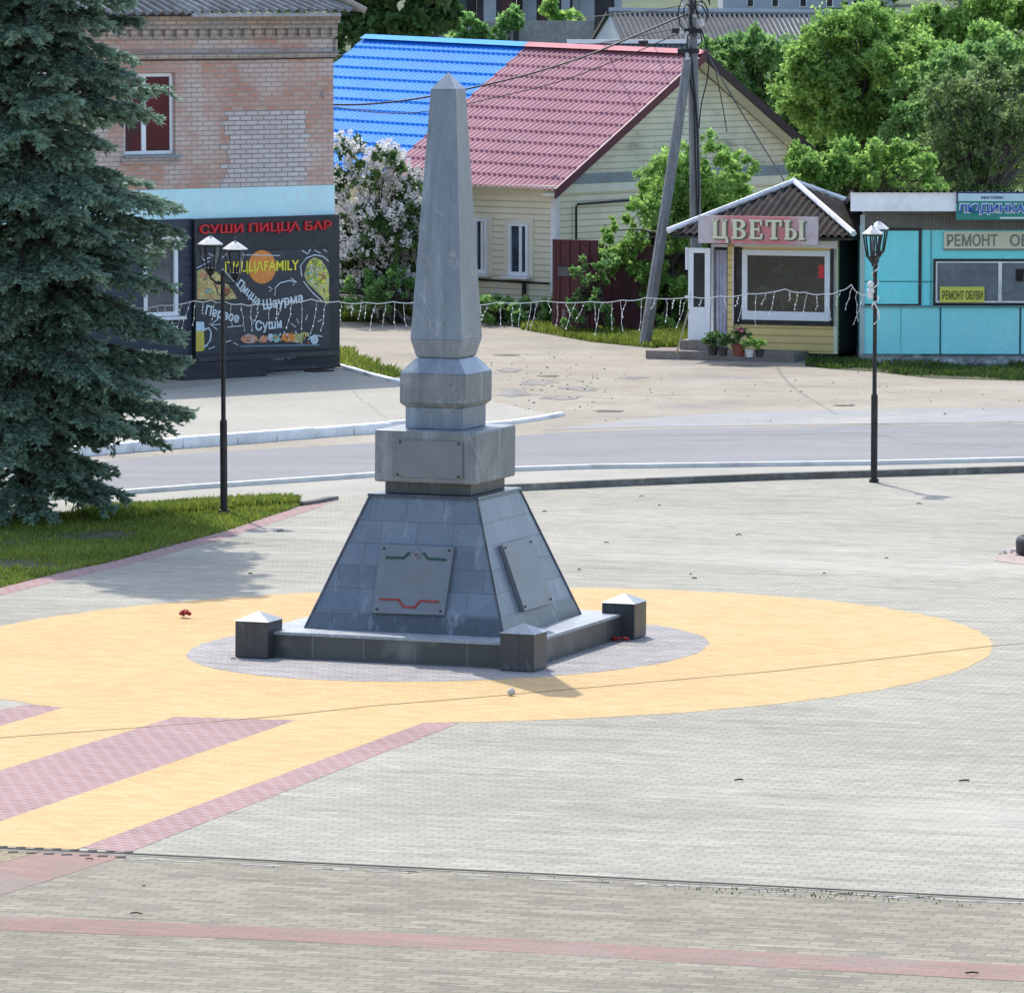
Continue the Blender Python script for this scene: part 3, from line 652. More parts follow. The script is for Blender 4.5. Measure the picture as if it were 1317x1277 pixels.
for (x, y) in [(745,735),(825,640),(848,652),(893,746),(888,741),(360,685),(322,740),(1060,740),(700,660),(780,700),(950,690),(1140,720),(1182,650),(950,1006),(1240,1007),(175,1178),(1250,1255),(115,1108),(185,1143),(345,665),(300,850)]:
    p = G(x, y); l = rr.uniform(.012, .045); a = rr.uniform(-.5, .5)
    if x > 1200 and 1000 < y < 1010 or y > 1170: l = .05
    c, s_ = math.cos(a)*l, math.sin(a)*l
    spots.tube([(p.x-c, p.y-s_, .025),(p.x+.2*c, p.y+.1*c, .032),(p.x+c, p.y+s_, .025)], rr.uniform(.005,.009), 5)
struct('fallen_twigs', spots, M['twig'], kind='stuff')
# round planter at the right edge of the frame
p = G(1346, 714); t = thing('round_planter', 'dark round planter ring of soil on the paving at the right edge of the plaza', 'planter', (p.x, p.y, .012))
build('planter_ring', MB().lathe([(.34,0),(.40,.0),(.41,.18),(.38,.24),(.33,.24),(.30,.18),(.30,.1)], 28), M['blackpot'], t, smooth=True)
build('planter_soil', MB().lathe([(.30,.1),(.29,.17),(.02,.19)], 20), M['twig'], t)
mb = MB()
for k in range(40):
    a = rr.uniform(0, 6.28); r = rr.uniform(.42, .62); l = rr.uniform(.01, .035); mb.ball((p.x+r*math.cos(a), p.y+r*math.sin(a), .014+l*.3), l, 6, 4, .6)
sheet('pinkish_sand_patch', [(1278,722),(1290,712),(1300,706),(1400,702),(1400,728),(1317,727)], pm('pink_sand', (.40,.31,.27), .95, .15, 6), .0135)
struct('spilled_gravel', mb, M['pebble'], kind='stuff')

# ================================================================== lamp posts
def lantern(parent, c, w, label=None):
    mb = MB(); cx, cy, cz = c   # cz = underside of the cap
    mb.lathe([(w*.56,0),(w*.58,.012),(w*.3,.075),(w*.10,.115),(.012,.12),(.012,.15)], 6, (cx,cy,cz))
    l = build('lantern', mb, M['cap_white'], parent)
    fr = MB(); wb = w*.30; h = .34
    for k in range(6):
        a = math.pi/3*k; fr.tube([(cx+w*.5*math.cos(a), cy+w*.5*math.sin(a), cz-.003), (cx+wb*math.cos(a), cy+wb*math.sin(a), cz-h)], .007 if w > .3 else .013, 5)
    for r, z in ((w*.5, cz-.012), (wb, cz-h)):
        fr.tube([(cx+r*math.cos(math.pi/3*k), cy+r*math.sin(math.pi/3*k), z) for k in range(7)], .012, 5)
    fr.lathe([(wb,0),(wb*.6,-.06),(.02,-.1)], 6, (cx,cy,cz-h)); fr.ball((cx,cy,cz+.15), .022)
    build('lantern_frame', fr, M['iron'], l)
    gl = MB()
    for k in range(0, 6, 3):
        a, b = math.pi/3*k, math.pi/3*(k+1)
        gl.prism([(cx+w*.48*math.cos(a),cy+w*.48*math.sin(a),cz-.02),(cx+w*.48*math.cos(b),cy+w*.48*math.sin(b),cz-.02),(cx+wb*math.cos(b),cy+wb*math.sin(b),cz-h+.02),(cx+wb*math.cos(a),cy+wb*math.sin(a),cz-h+.02)], Vector((-math.cos((a+b)/2),-math.sin((a+b)/2),0))*.004)
    build('lantern_glass', gl, M['lantern_glass'], l)
    build('lamp_bulb', MB().lathe([(.015,-h+.0),(.022,-h+.05),(.022,-h+.09),(.008,-h+.11)], 8, (cx,cy,cz)), M['iron'], l)
def lamp(px, py, label, yaw, w, tilt, heads):
    b = G(px, py); t = thing('lamp_post', label, 'lamp post', (b.x, b.y, .012), yaw, 'lamp posts along the plaza edge')
    build('pole', MB().lathe([(.075,0),(.075,.05),(.052,.055),(.052,1.28),(.05,1.32),(.034,1.34),(.03,3.45),(.02,3.46)], 12), M['iron'], t, smooth=False)
    br = MB()
    for s, dz_ in heads:
        br.tube([(0,0,3.30),(s*.08,0,3.27),(s*.175,0,3.31+dz_),(s*.175,0,3.40+dz_)], .016, 6)
        br.tube([(0,0,3.08),(s*.07,0,3.12),(s*.12,0,3.26+dz_*.7)], .009, 5)
    build('bracket', br, M['iron'], t)
    for s, dz_ in heads: lantern(t, (s*.175, 0, 3.78+dz_), w)
    return t
lamp(288, 661, 'slim black lamp post with two lanterns on the lawn edge beside the spruce', 0, .315, 0, ((-1,.035),(1,-.035)))
lamp(1124, 621, 'slim black lamp post wound with white cable at the kerb before the turquoise shop', R(72), .29, 0, ((-1,-.03),(1,.03)))

# ================================================================== garland of string lights
B1, B2 = G(288, 661), G(1124, 621)
def gdepth(px): 
    t = (px-288)/(1124-288); return B1.y*(1-t)/1 + B2.y*t if t >= 0 else B1.y + (288-px)*-.004
def garland(name, label, px, seed, fewer=1.0):
    r = random.Random(seed)
    pts = [P(x, y, gdepth(x)+(.07 if 270 < x < 306 or x > 1110 else 0)) for x, y in px]
    t = thing(name, label, 'string lights', tuple(pts[0]), 0, 'garlands of icicle lights')
    # smooth the cable
    cb = []
    for i in range(len(pts)-1):
        for k in range(4):
            q = pts[i].lerp(pts[i+1], k/4); s = math.sin(math.pi*k/4)*.025; cb.append(q-Vector((0,0,s)))
    cb.append(pts[-1])
    build('cable', MB().tube(cb, .0065, 5), M['cable_white'], t, world=True)
    L = 0; nxt = .1; n = 0
    for i in range(len(cb)-1):
        seg = (cb[i+1]-cb[i]).length
        while L+seg > nxt:
            q = cb[i].lerp(cb[i+1], (nxt-L)/seg); nxt += r.choice([.09,.12,.12,.14,.2])*fewer; n += 1
            if n > 98: continue
            ln = r.choice([.16,.24,.33,.38,.44]); sl = r.uniform(-.35, .12); p = [q]
            k = 4
            for j in range(k): p.append(p[-1]+Vector((sl*ln/k+r.uniform(-.022,.022), r.uniform(-.02,.02), -ln/k*r.uniform(.8,1.2))))
            mb = MB().tube(p, .0030, 4)
            for a in p[1:]: mb.ball((a.x, a.y, a.z), r.uniform(.007, .013), 5, 4)
            build('light_strand', mb, M['bulb'], t, world=True)
        L += seg
garland('string_lights', 'white icicle light garland hanging from the spruce to the lamp post before the menu board', [(165,396),(205,393),(250,387),(272,386),(287,388)], 5, 1.0)
garland('string_lights', 'long white icicle light garland hanging between the two lamp posts behind the obelisk', [(289,388),(310,391),(330,391),(365,388),(400,385),(435,388),(470,389),(505,388),(540,388),(600,391),(640,389),(700,387),(760,388),(800,386),(830,383),(890,382),(925,381),(960,378),(1010,372),(1035,376),(1060,378),(1080,374),(1095,366),(1103,376),(1113,379),(1121,377)], 8, 1.22)
# slack cable wound round the right lamp post
wl = MB(); pp = []
for k in range(60):
    a = k*.42; z = 2.55+.95*k/59; pp.append((B2.x+.048*math.cos(a), B2.y+.048*math.sin(a), z))
wl.tube(pp, .011, 5)
for z, s in ((2.9,.06),(3.0,.055),(2.82,.045)): wl.ball((B2.x-.07, B2.y-.03, z), s, 8, 5)
wl.tube([(B2.x-.03,B2.y-.06,2.75),(B2.x+.05,B2.y-.06,2.6),(B2.x+.06,B2.y-.05,2.48),(B2.x-.02,B2.y-.06,2.4)], .011, 5)
t = thing('cable_coil', 'white light cable coiled and knotted round the top of the right lamp post', 'cable', (B2.x, B2.y, 2.5))
build('coiled_cable', wl, M['cable_white'], t, world=True)

# ================================================================== rough yard: stones, ruts and broken ground
def blotch(name, px, py, rx, ry, mat, z, seed):
    r = random.Random(seed); n = 22; ph = [r.uniform(.55, 1.15) for _ in range(n)]
    return sheet(name, [(px+rx*ph[i]*math.cos(2*math.pi*i/n), py+ry*ph[i]*math.sin(2*math.pi*i/n)) for i in range(n)], mat, z)
RUT = pm('damp_broken_ground', (.15, .132, .105), .95, .4, 3, (.22, .195, .16), 9); GRV = pm('grey_rubble_ground', (.27, .252, .222), .95, .3, 2.5, (.20, .185, .16), 8)
for i, (x, y, rx, ry) in enumerate([(690,492,26,4.5),(745,500,30,3.5),(662,505,24,6),(720,512,28,3),(815,486,20,2),(655,476,16,3)]): blotch('gravel_patch', x, y, rx, ry, GRV, .0052+.0004*i, 70+i)
for i, (x, y, rx, ry) in enumerate([(783,529,24,1.2),(706,484,17,.9),(654,457,18,1.0),(1085,522,16,.8)]): blotch('rut', x, y, rx, ry, RUT, .008+.0004*i, 90+i)
st_ = MB()
rs = random.Random(31)
for k in range(230):
    x = rs.choice([rs.uniform(520, 1317), rs.gauss(700, 45)]); y = rs.choice([rs.uniform(448, 545), rs.gauss(495, 16)])
    if x < 740 and y > 535-(740-x)*.05 or y > 546 or y < 445 or (x > 870 and y < 478): continue
    p = G(x, y); l = rs.choice([.01, .012, .016, .02, .025])*rs.uniform(.7, 1.3)
    st_.ball((p.x, p.y, l*.35), l, 5, 3, .7)
struct('stones', st_, pm('yard_stones', (.33, .30, .255), .95, .3, 1.5, (.22, .2, .17), 5), kind='stuff')
ak = MB()
for pts in ([(450,502),(470,520),(505,545)],):
    q = [G(x, y) for x, y in pts]; qq = []
    for a, b in zip(q, q[1:]):
        for k in range(8): qq.append(a.lerp(b, k/8)+Vector((rs.uniform(-.05,.05), rs.uniform(-.12,.12), .006)))
    ak.tube(qq, .0025, 4)
struct('apron_crack', ak, RUT)
rk_ = MB()
for pts in ([(1130,560),(1180,572),(1317,575)],):
    q = [G(x, y) for x, y in pts]; qq = []
    for a, b in zip(q, q[1:]):
        for k in range(10): qq.append(a.lerp(b, k/10)+Vector((rs.uniform(-.06,.06), rs.uniform(-.2,.2), .008)))
    rk_.tube(qq, .003, 4)
struct('road_crack', rk_, RUT)
# ================================================================== spruce
def leafq(Pc, D, W, L):
    """rhombic faces: centre base Pc, direction D (unit*len), side vector W"""
    return np.stack([Pc, Pc+D*.45+W, Pc+D, Pc+D*.45-W], 1)
def spruce(px, py, H, RB, label, seed):
    r = np.random.default_rng(seed); b = G(px, py)
    t = thing('spruce_tree', label, 'spruce', (b.x, b.y, .0))
    zs = np.linspace(0, H, 14)
    build('trunk', MB().tube([(b.x+.05*math.sin(z*1.3), b.y+.05*math.cos(z), z) for z in zs], [max(.02, .19*(1-z/H)**.8+.01) for z in zs], 9), M['bark'], t, world=True, smooth=True)
    limbs = MB(); PC, DD, WW, TT = [], [], [], []
    z = .55
    def needles(p, d, ln, sz, tint):
        n = max(3, int(ln/sz*2.3)); s = r.uniform(0, 1, (n, 1)); q = p+d*ln*s
        m = 5
        q = np.repeat(q, m, 0); k = len(q)
        rad = r.normal(0, 1, (k, 3)); rad -= (rad@d)[:, None]*d; rad /= np.linalg.norm(rad, axis=1)[:, None]+1e-6
        rad[:, 2] = np.abs(rad[:, 2])*.6+rad[:, 2]*.4
        dr = d*.75+rad*.65; dr /= np.linalg.norm(dr, axis=1)[:, None]
        L = sz*r.uniform(.7, 1.25, (k, 1)); w = np.cross(dr, r.normal(0, 1, (k, 3))); w /= np.linalg.norm(w, axis=1)[:, None]+1e-6
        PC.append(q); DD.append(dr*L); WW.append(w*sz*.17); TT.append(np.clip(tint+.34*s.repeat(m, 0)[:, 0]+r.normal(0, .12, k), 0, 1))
    while z < H-.4:
        fr = z/H; R0 = RB*(1-fr)**.46*(1 if z > 2.7 else .95 if z > 1.7 else .52); nb = 10 if z < 9 else 6
        big = 1.0 if z < 8.2 else 1.8
        a0 = r.uniform(0, 6.28)
        for k in range(nb):
            az = a0+k*2*math.pi/nb+r.uniform(-.25, .25); L = R0*r.choice([.62, .8, .95, 1.05, 1.14])+.15
            zz = z+r.uniform(-.15, .15); dh = np.array([math.cos(az), math.sin(az), 0]); sd = np.array([-math.sin(az), math.cos(az), 0])
            droop = r.uniform(.25, .5)
            npt = 7; pts = []
            for j in range(npt):
                u = j/(npt-1); pts.append(np.array([b.x, b.y, zz])+dh*L*u+np.array([0, 0, .12*u-droop*L*u**1.5+.30*L*max(0, u-.6)**1.4+r.uniform(-.02, .02)]))
            limbs.tube([tuple(p) for p in pts], [.03*(1-j/npt)+.006 for j in range(npt)], 4)
            tb = r.uniform(.0, .6)
            step = .12*big; u = .22
            while u < 1.0:
                i = min(int(u*(npt-1)), npt-2); f = u*(npt-1)-i; p = pts[i]*(1-f)+pts[i+1]*f
                ax = pts[i+1]-pts[i]; ax /= np.linalg.norm(ax)
                for s in (-1, 1):
                    bl = (.16+.30*L*min(1, (1-u)*1.5+.25)*.7)*r.uniform(.7, 1.2)
                    d = ax*.75+sd*s*r.uniform(.45, .95)+np.array([0, 0, r.uniform(-.45, -.08)]); d /= np.linalg.norm(d)
                    needles(p, d, bl, .108*big, tb+r.uniform(-.1, .1))
                    # secondary twigs hanging and pointing forward
                    for q in range(2 if big == 1 else 1):
                        s2 = r.uniform(.3, .9); d2 = d*.6+ax*.5+np.array([0, 0, r.uniform(-.55, .15)]); d2 /= np.linalg.norm(d2)
                        needles(p+d*bl*s2, d2, bl*r.uniform(.3, .55), .095*big, tb+r.uniform(0, .25))
                u += step/L*r.uniform(.8, 1.2)
            ax = pts[-1]-pts[-2]; ax /= np.linalg.norm(ax); needles(pts[-2], ax, L/npt*1.5+.1, .09*big, tb+.15)
        z += (.30 if z < 8.2 else .42)*r.uniform(.85, 1.15)
    build('limbs', limbs, M['bark'], t, world=True)
    Q = leafq(np.concatenate(PC), np.concatenate(DD), np.concatenate(WW), 0); print('spruce faces', len(Q))
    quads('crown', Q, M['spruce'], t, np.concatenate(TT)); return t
spruce(36, 668, 15.0, 2.0, 'large dense blue spruce with drooping branches rising out of frame at the left lawn', 21)

# ================================================================== broad-leaved trees and shrubs
def leafcloud(blobs, n, size, r, hole=.15, flat=.35, up=.5):
    """leaves gathered in many small clumps spread over and through the blobs"""
    w = np.array([b[3]**2 for b in blobs]); w = w/w.sum(); Q, T = [], []
    B = np.array([b[:3] for b in blobs]); Rb = np.array([b[3] for b in blobs])
    nc = max(8, n//34); idx = r.choice(len(blobs), nc, p=w)
    d = r.normal(0, 1, (nc, 3)); d /= np.linalg.norm(d, axis=1)[:, None]; d[:, 2] = np.where(d[:, 2] < -.5, -d[:, 2]*.5, d[:, 2])
    cc = B[idx]+d*(Rb[idx]*r.uniform(.25, 1.18, nc)**.75)[:, None]
    ct = r.uniform(.1, .75, nc); cr = np.minimum(Rb[idx]*r.uniform(.16, .42, nc), .75)
    k = r.integers(0, nc, n)
    p = cc[k]+r.normal(0, .55, (n, 3))*cr[k][:, None]
    dr = r.normal(0, 1, (n, 3))+np.array([0, 0, -.25]); dr /= np.linalg.norm(dr, axis=1)[:, None]
    nm = r.normal(0, 1, (n, 3))+np.array([0, 0, up*2]); w_ = np.cross(dr, nm); w_ /= np.linalg.norm(w_, axis=1)[:, None]+1e-6
    s = size*r.uniform(.65, 1.35, (n, 1))
    return leafq(p, dr*s, w_*s*.34, 0), np.clip(ct[k]+r.normal(0, .17, n), 0, 1), cc, d
def tree(name, label, cat, px, Y, circ, mat, n, size, seed, group=None, bark='bark', dep=.9, trunk=True, base_z=0.0, stems=1, twigs=60, lobes=11):
    """circ: crown lobes as (px, py, radius px) seen at depth Y"""
    r = np.random.default_rng(seed); k = Y/F; x0 = (px-CX)*k
    t = thing(name, label, cat, (x0, Y, base_z), 0, group)
    bl = []
    for (cx, cy, cr) in circ:
        # every lobe is broken into smaller uneven ones
        for j in range(lobes):
            a_, r_ = r.uniform(0, 6.283), cr*math.sqrt(r.uniform(0, 1))*1.12; f_ = r.uniform(.26, .60)
            q = P(cx+r_*math.cos(a_), cy+r_*math.sin(a_), Y+r.uniform(-1, 1)*dep*max(1, cr*k*.8)); bl.append((q.x, q.y, q.z, cr*k*f_))
    zt = np.mean([b[2] for b in bl])
    mb = MB()
    for s in range(stems):
        ox = 0 if stems == 1 else r.uniform(-.5, .5); th = .14 if stems == 1 else .05
        top = Vector((np.mean([b[0] for b in bl]), np.mean([b[1] for b in bl]), zt))
        base = Vector((x0+ox, Y+r.uniform(-.2, .2)*stems, base_z-.1)); mid = base.lerp(top, .55)+Vector((r.uniform(-.2, .2), r.uniform(-.2, .2), 0))
        mb.tube([base, base.lerp(mid, .5)+Vector((.06, .04, 0)), mid, top], [th, th*.8, th*.6, th*.25], 7)
    build('trunk' if stems == 1 else 'stems', mb, M[bark], t, world=True, smooth=True)
    lb = MB()
    Q, T, cc, d = leafcloud(bl, n, size, r)
    for i in range(0, len(cc), max(1, len(cc)//twigs)):
        c = Vector(cc[i]); s = mid.lerp(top, r.uniform(0, 1)); m = s.lerp(c, .5)+Vector((0, 0, .1)); lb.tube([s, m, c], [.03, .018, .006], 4)
    build('twigs' if stems > 1 else 'limbs', lb, M[bark], t, world=True)
    quads('crown', Q, M[mat], t, T); return t, bl, r
TG = 'broad-leaved trees growing behind the house and the kiosks'
tree('broadleaf_tree', 'dark green tree showing over the brick shop corner behind the blue roof', 'tree', 500, 175, [(470,15,48),(525,10,45),(440,40,36),(545,35,30),(500,40,36),(420,20,40),(560,5,25)], 'leaf_dark', 9000, .30, 31, TG, base_z=1)
tree('broadleaf_tree', 'medium green tree leaning against the right slope of the cream gable', 'tree', 985, 141, [(970,110,42),(995,165,38),(950,85,32),(1025,200,34),(985,65,28),(1040,150,42),(1010,105,38),(1065,190,32),(928,78,24),(1000,210,25),(915,65,16),(955,130,30)], 'leaf_mid', 46000, .12, 32, TG)
tree('broadleaf_tree', 'bright yellow-green tree with full crown rising behind the gap between the two kiosks', 'tree', 1090, 136, [(1080,95,52),(1125,135,55),(1060,150,50),(1155,185,48),(1095,55,38),(1170,90,46),(1030,100,34),(1110,200,40),(1140,60,34),(1050,70,28)], 'leaf_bright', 70000, .115, 33, TG)
tree('broadleaf_tree', 'light green tree crown farthest to the upper right above the turquoise shop', 'tree', 1255, 166, [(1195,55,50),(1255,45,50),(1310,55,48),(1290,95,46),(1225,95,44),(1165,50,30),(1340,80,40),(1340,20,40),(1215,15,30),(1290,10,35),(1175,110,40)], 'leaf_bright', 42000, .15, 34, TG)
tree('broadleaf_tree', 'olive brown sparse twiggy tree standing above the turquoise shop roof', 'tree', 1255, 128, [(1215,175,52),(1265,185,55),(1295,140,50),(1240,140,42),(1330,190,50),(1200,210,38),(1320,120,38),(1270,225,40),(1225,230,30)], 'leaf_olive', 30000, .10, 35, TG, bark='bark_grey', twigs=260)
tree('broadleaf_tree', 'mid green tree filling the space between the yellow-green tree and the olive tree', 'tree', 1190, 134, [(1185,140,45),(1205,110,40),(1165,210,40),(1200,180,42),(1240,100,40),(1300,95,45),(1330,130,40),(1180,240,30)], 'leaf_mid', 46000, .12, 41, TG)
tree('broadleaf_tree', 'light green tree half hidden behind the yellow-green tree and the gable', 'tree', 1060, 150, [(1035,150,45),(1075,190,48),(1110,160,45),(1140,90,40),(1165,150,45),(1190,200,45),(1120,225,45),(1010,130,34),(1050,215,40),(1000,170,34),(1030,95,34),(1090,130,45)], 'leaf_bright', 44000, .14, 42, TG)
tree('broadleaf_tree', 'bright green tree standing directly behind the olive brown tree', 'tree', 1275, 146, [(1220,140,48),(1270,130,48),(1320,150,48),(1250,200,50),(1310,215,50),(1215,215,40),(1350,180,40),(1200,95,40),(1260,90,44),(1310,95,44)], 'leaf_bright', 40000, .14, 43, TG)
tree('shrub', 'low bright green shrub between the flower kiosk peak and the turquoise shop roof', 'shrub', 1120, 123, [(1100,218,34),(1145,224,32),(1055,212,30),(1178,232,28),(1080,240,32),(1130,248,32),(1040,235,20)], 'leaf_bright', 28000, .105, 36, TG, stems=4)
tree('shrub', 'tall bright green bush growing round the foot of the concrete utility pole', 'bush', 870, 118.8, [(868,240,38),(905,230,42),(862,290,45),(842,335,38),(935,245,38),(900,205,28),(806,330,28),(786,318,20),(885,330,45),(815,365,34),(925,300,42),(850,380,34),(955,215,20),(795,290,14),(880,385,34),(840,260,26)], 'leaf_bright', 60000, .09, 37, None, stems=5)
tree('shrub', 'young leafy sapling in front of the maroon gate', 'shrub', 752, 116.9, [(748,345,13),(765,352,16),(778,340,14),(758,372,14),(750,395,16),(770,405,16),(735,408,12)], 'leaf_mid', 2200, .10, 38, None, stems=3)
tree('shrub', 'low dark green bush at the foot of the white lilac beside the shop', 'bush', 495, 120.4, [(470,378,20),(510,374,24),(540,382,18),(445,385,15),(490,388,18)], 'leaf_mid', 5000, .10, 39, None, stems=4)
for i, (cx, lab) in enumerate([(640, 'low green shrub under the left window of the cream house'), (684, 'low green shrub under the right window of the cream house'), (738, 'low green shrub before the maroon gate post'), (800, 'dark green shrub along the foot of the maroon fence')]):
    tree('shrub', lab, 'shrub', cx, 120.4-.2*i, [(cx-14, 400, 15), (cx+10, 402, 14), (cx+24, 405, 11), (cx-2, 395, 10)] if i < 3 else [(cx-30,398,16),(cx,400,18),(cx+28,398,16),(cx+50,402,14)], 'leaf_mid' if i < 3 else 'leaf_dark', 1600, .12, 40+i, 'low shrubs along the house front', stems=3)
for i, (cx, cy, s, lab) in enumerate([(600, 42, 18, 'light green shrub in front of the concrete fence beside the tree'), (632, 48, 14, 'small light green shrub at the left fence panel'), (718, 18, 18, 'bright round bush peeping over the concrete fence'), (655, 22, 10, 'small weed tuft on top of the concrete fence post'), (1120, 4, 26, 'dark distant tree above the grey roof ridge')]):
    tree('shrub' if i < 4 else 'broadleaf_tree', lab, 'shrub' if i < 4 else 'tree', cx, 252 if i != 2 and i < 4 else 262 if i == 2 else 290, [(cx, cy, s), (cx+s*.7, cy+4, s*.7), (cx-s*.6, cy+5, s*.7)], ['leaf_mid','leaf_mid','leaf_bright','leaf_mid','leaf_dark'][i], 900, .3, 50+i, 'distant greenery by the concrete fence', base_z=4.3, stems=3, dep=.5)
# white lilac with flower panicles
lt, bl, lr = tree('lilac_bush', 'tall lilac bush covered in whitish flower spikes between the brick shop and the obelisk', 'lilac', 480, 121.5, [(468,262,44),(508,262,38),(462,215,30),(480,322,48),(515,300,34),(520,308,32),(447,300,28),(450,350,28),(502,212,24),(445,190,16),(495,355,30),(530,250,24),(520,345,28),(460,385,26),(500,385,28),(530,375,24),(440,340,24)], 'leaf_dark', 30000, .10, 61, None, stems=6)
PQ, PT = [], []
fl = [b for b in bl]
for k in range(1350):
    b = fl[lr.choice(len(fl), p=np.array([q[3]**2 for q in fl])/sum(q[3]**2 for q in fl))]
    d = lr.normal(0, 1, 3); d[1] = -abs(d[1])*.8; d[2] = d[2]*.9+.35; d /= np.linalg.norm(d)
    c = np.array(b[:3])+d*b[3]*lr.uniform(.8, 1.15); ax = d*.55+np.array([lr.uniform(-.25, .25), 0, .75]); ax /= np.linalg.norm(ax)
    ln = lr.uniform(.13, .27); m = 22; s = lr.uniform(0, 1, (m, 1)); rad = lr.normal(0, 1, (m, 3))*ln*.24*(1.05-s)
    p = c+ax*ln*s+rad; dr = lr.normal(0, 1, (m, 3)); dr /= np.linalg.norm(dr, axis=1)[:, None]; w_ = np.cross(dr, lr.normal(0, 1, (m, 3))); w_ /= np.linalg.norm(w_, axis=1)[:, None]
    PQ.append(leafq(p, dr*.06, w_*.03, 0)); PT.append(np.clip(lr.uniform(.3, 1.0)+lr.normal(0, .15, m), 0, 1))
quads('blossoms', np.concatenate(PQ), M['lilac_flower'], lt, np.concatenate(PT))
# ------------------------------------------------------------------ lettering
def text_mb(s, bold=0.0, ext=.02, spacing=1.0):
    cu = bpy.data.curves.new('t', 'FONT'); cu.body = s; cu.size = 1; cu.extrude = ext; cu.offset = bold; cu.space_character = spacing
    cu.resolution_u = 3
    o = bpy.data.objects.new('t', cu); COL.objects.link(o); dg = bpy.context.evaluated_depsgraph_get(); dg.update()
    me = bpy.data.meshes.new_from_object(o.evaluated_get(dg)); vs = [v.co.copy() for v in me.vertices]; fs = [tuple(p.vertices) for p in me.polygons]
    bpy.data.objects.remove(o); bpy.data.curves.remove(cu); bpy.data.meshes.remove(me)
    x0 = min(v.x for v in vs); x1 = max(v.x for v in vs); y0 = min(v.y for v in vs); y1 = max(v.y for v in vs)
    return MB().add([((v.x-x0)/(x1-x0), (v.y-y0)/(y1-y0), v.z/ext) for v in vs], fs)
def letter(s, x0, x1, z0, z1, y, th, bold=0.0, rot=0.0, spacing=1.0, shear=0.0):
    """lettering in a local front plane: x right, z up, front at y-th, back at y"""
    mb = text_mb(s, bold, spacing=spacing); w, h = x1-x0, z1-z0; c, sn = math.cos(rot), math.sin(rot)
    out = []
    for v in mb.v:
        a, b = (v.x-.5)*w, (v.y-.5)*h; b += shear*a; out.append(Vector(((x0+x1)/2+a*c-b*sn, y-th*(v.z+1)/2, (z0+z1)/2+a*sn+b*c)))
    mb.v = out; return mb
def part(name, mb, mat, par, **k): return build(name, mb, mat, par, **k)

# ================================================================== brick shop
b = G(430, 473); FB = Frame((b.x, b.y, 0), R(38))
def hb(px, py, d=0.0):
    q = FB.hit(px, py, 1, -d); return q.x, q.z
LEFT = -9.5
shop = thing('brick_shop', 'two-storey weathered red brick building with black clad ground floor, pale blue band and corrugated roof', 'shop', (b.x, b.y, 0), FB.yaw)
zc = lambda py: hb(430, py)[1]
x1w = hb(226, 150)[0]; x0w = hb(160, 150)[0]; zw1 = hb(195, 94)[1]; zw0 = hb(220, 199)[1]
TOPZ = zc(18); zb1 = hb(300, 241)[1]; zb0 = hb(300, 279)[1]; zb1 = zc(238); zb0 = zc(276)
mb = MB()   # wall around the window opening
mb.box(LEFT, x0w, 0, 8, zb0, TOPZ); mb.box(x1w, 0, 0, 8, zb0, TOPZ); mb.box(x0w, x1w, 0, 8, zb0, zw0); mb.box(x0w, x1w, 0, 8, zw1, TOPZ); mb.box(x0w, x1w, .22, 8, zw0, zw1)
mb.box(LEFT, 0, .02, 8, 0, zb0)
wall = part('wall', mb, M['brick'], shop)
xa, xb = hb(289, 190)[0], hb(395, 190)[0]
mb = MB(); z = zc(238)+.01; zt_ = zc(141); rq_ = random.Random(2)
while z < zt_:   # courses toothed into the old brickwork
    z2 = min(z+.092, zt_); mb.box(xa+rq_.choice([-.1, 0, .06, .12]), xb+rq_.choice([-.12, -.05, 0, .1]), -.010, .02, z, z2-.0005); z += .092
part('bricked_up_opening', mb, M['brick_white'], wall)
cn = MB(); cn.box(LEFT, .10, -.10, .0, zc(30), TOPZ); cn.box(LEFT, .06, -.06, 0, zc(36.5), zc(30)-.003)
cn.box(LEFT, .03, -.02, 0, zc(50), zc(36.5)-.003)
x = .03
while x > LEFT: cn.box(x-.13, x, -.10, -.022, zc(47), zc(36.5)-.004); x -= .262
cn.box(LEFT, .07, -.075, 0, zc(71.5), zc(67.5)); cn.box(LEFT, .045, -.045, 0, zc(76), zc(71.5)-.003)
cn.box(.0, .06, -.06, 0, zc(66), zc(51))
part('cornice', cn, M['brick_trim'], shop)
part('drip_sheet', MB().box(LEFT, .10, -.11, -.0, zc(67.3), zc(66.2)), M['grey_trim'], shop)
part('cable_conduit', MB().tube([(LEFT, -.05, zc(75)), (-2, -.055, zc(75.6)), (.02, -.05, zc(74.6))], .012, 5), M['wire'], shop)
win = MB(); fw = .075
win.box(x0w+.01, x1w-.01, .09, .15, zw0+.01, zw0+fw); win.box(x0w+.01, x1w-.01, .09, .15, zw1-fw, zw1-.01)
for xx in (x0w+.01, x1w-fw): win.box(xx, xx+fw-.01, .09, .15, zw0+fw+.001, zw1-fw-.001)
xm = hb(188, 150)[0]; win.box(xm-.05, xm+.05, .085, .15, zw0+fw+.001, zw1-fw-.001)
wo = part('window', win, M['pvc'], shop)
part('pane', MB().box(x0w+.05, x1w-.05, .115, .125, zw0+.05, zw1-.05), M['glass_red'], wo)
part('sill', MB().box(x0w-.05, x1w+.08, -.10, .09, zw0-.05, zw0-.003), M['grey_trim'], wo)
part('brick_sill_course', MB().box(x0w-.1, x1w+.05, -.05, 0, zw0-.16, zw0-.053), M['brick_trim'], wo)
part('blue_band', MB().box(LEFT, .012, -.014, .015, zb0+.002, zb1), M['blue_band'], shop)
xs = hb(246, 380)[0]; zk1 = zc(276)
part('black_cladding', MB().box(xs, .015, -.16, .015, .02, zk1).box(xs-.03, xs+.03, -.175, -.161, .02, zk1-.003), M['clad_black'], shop)
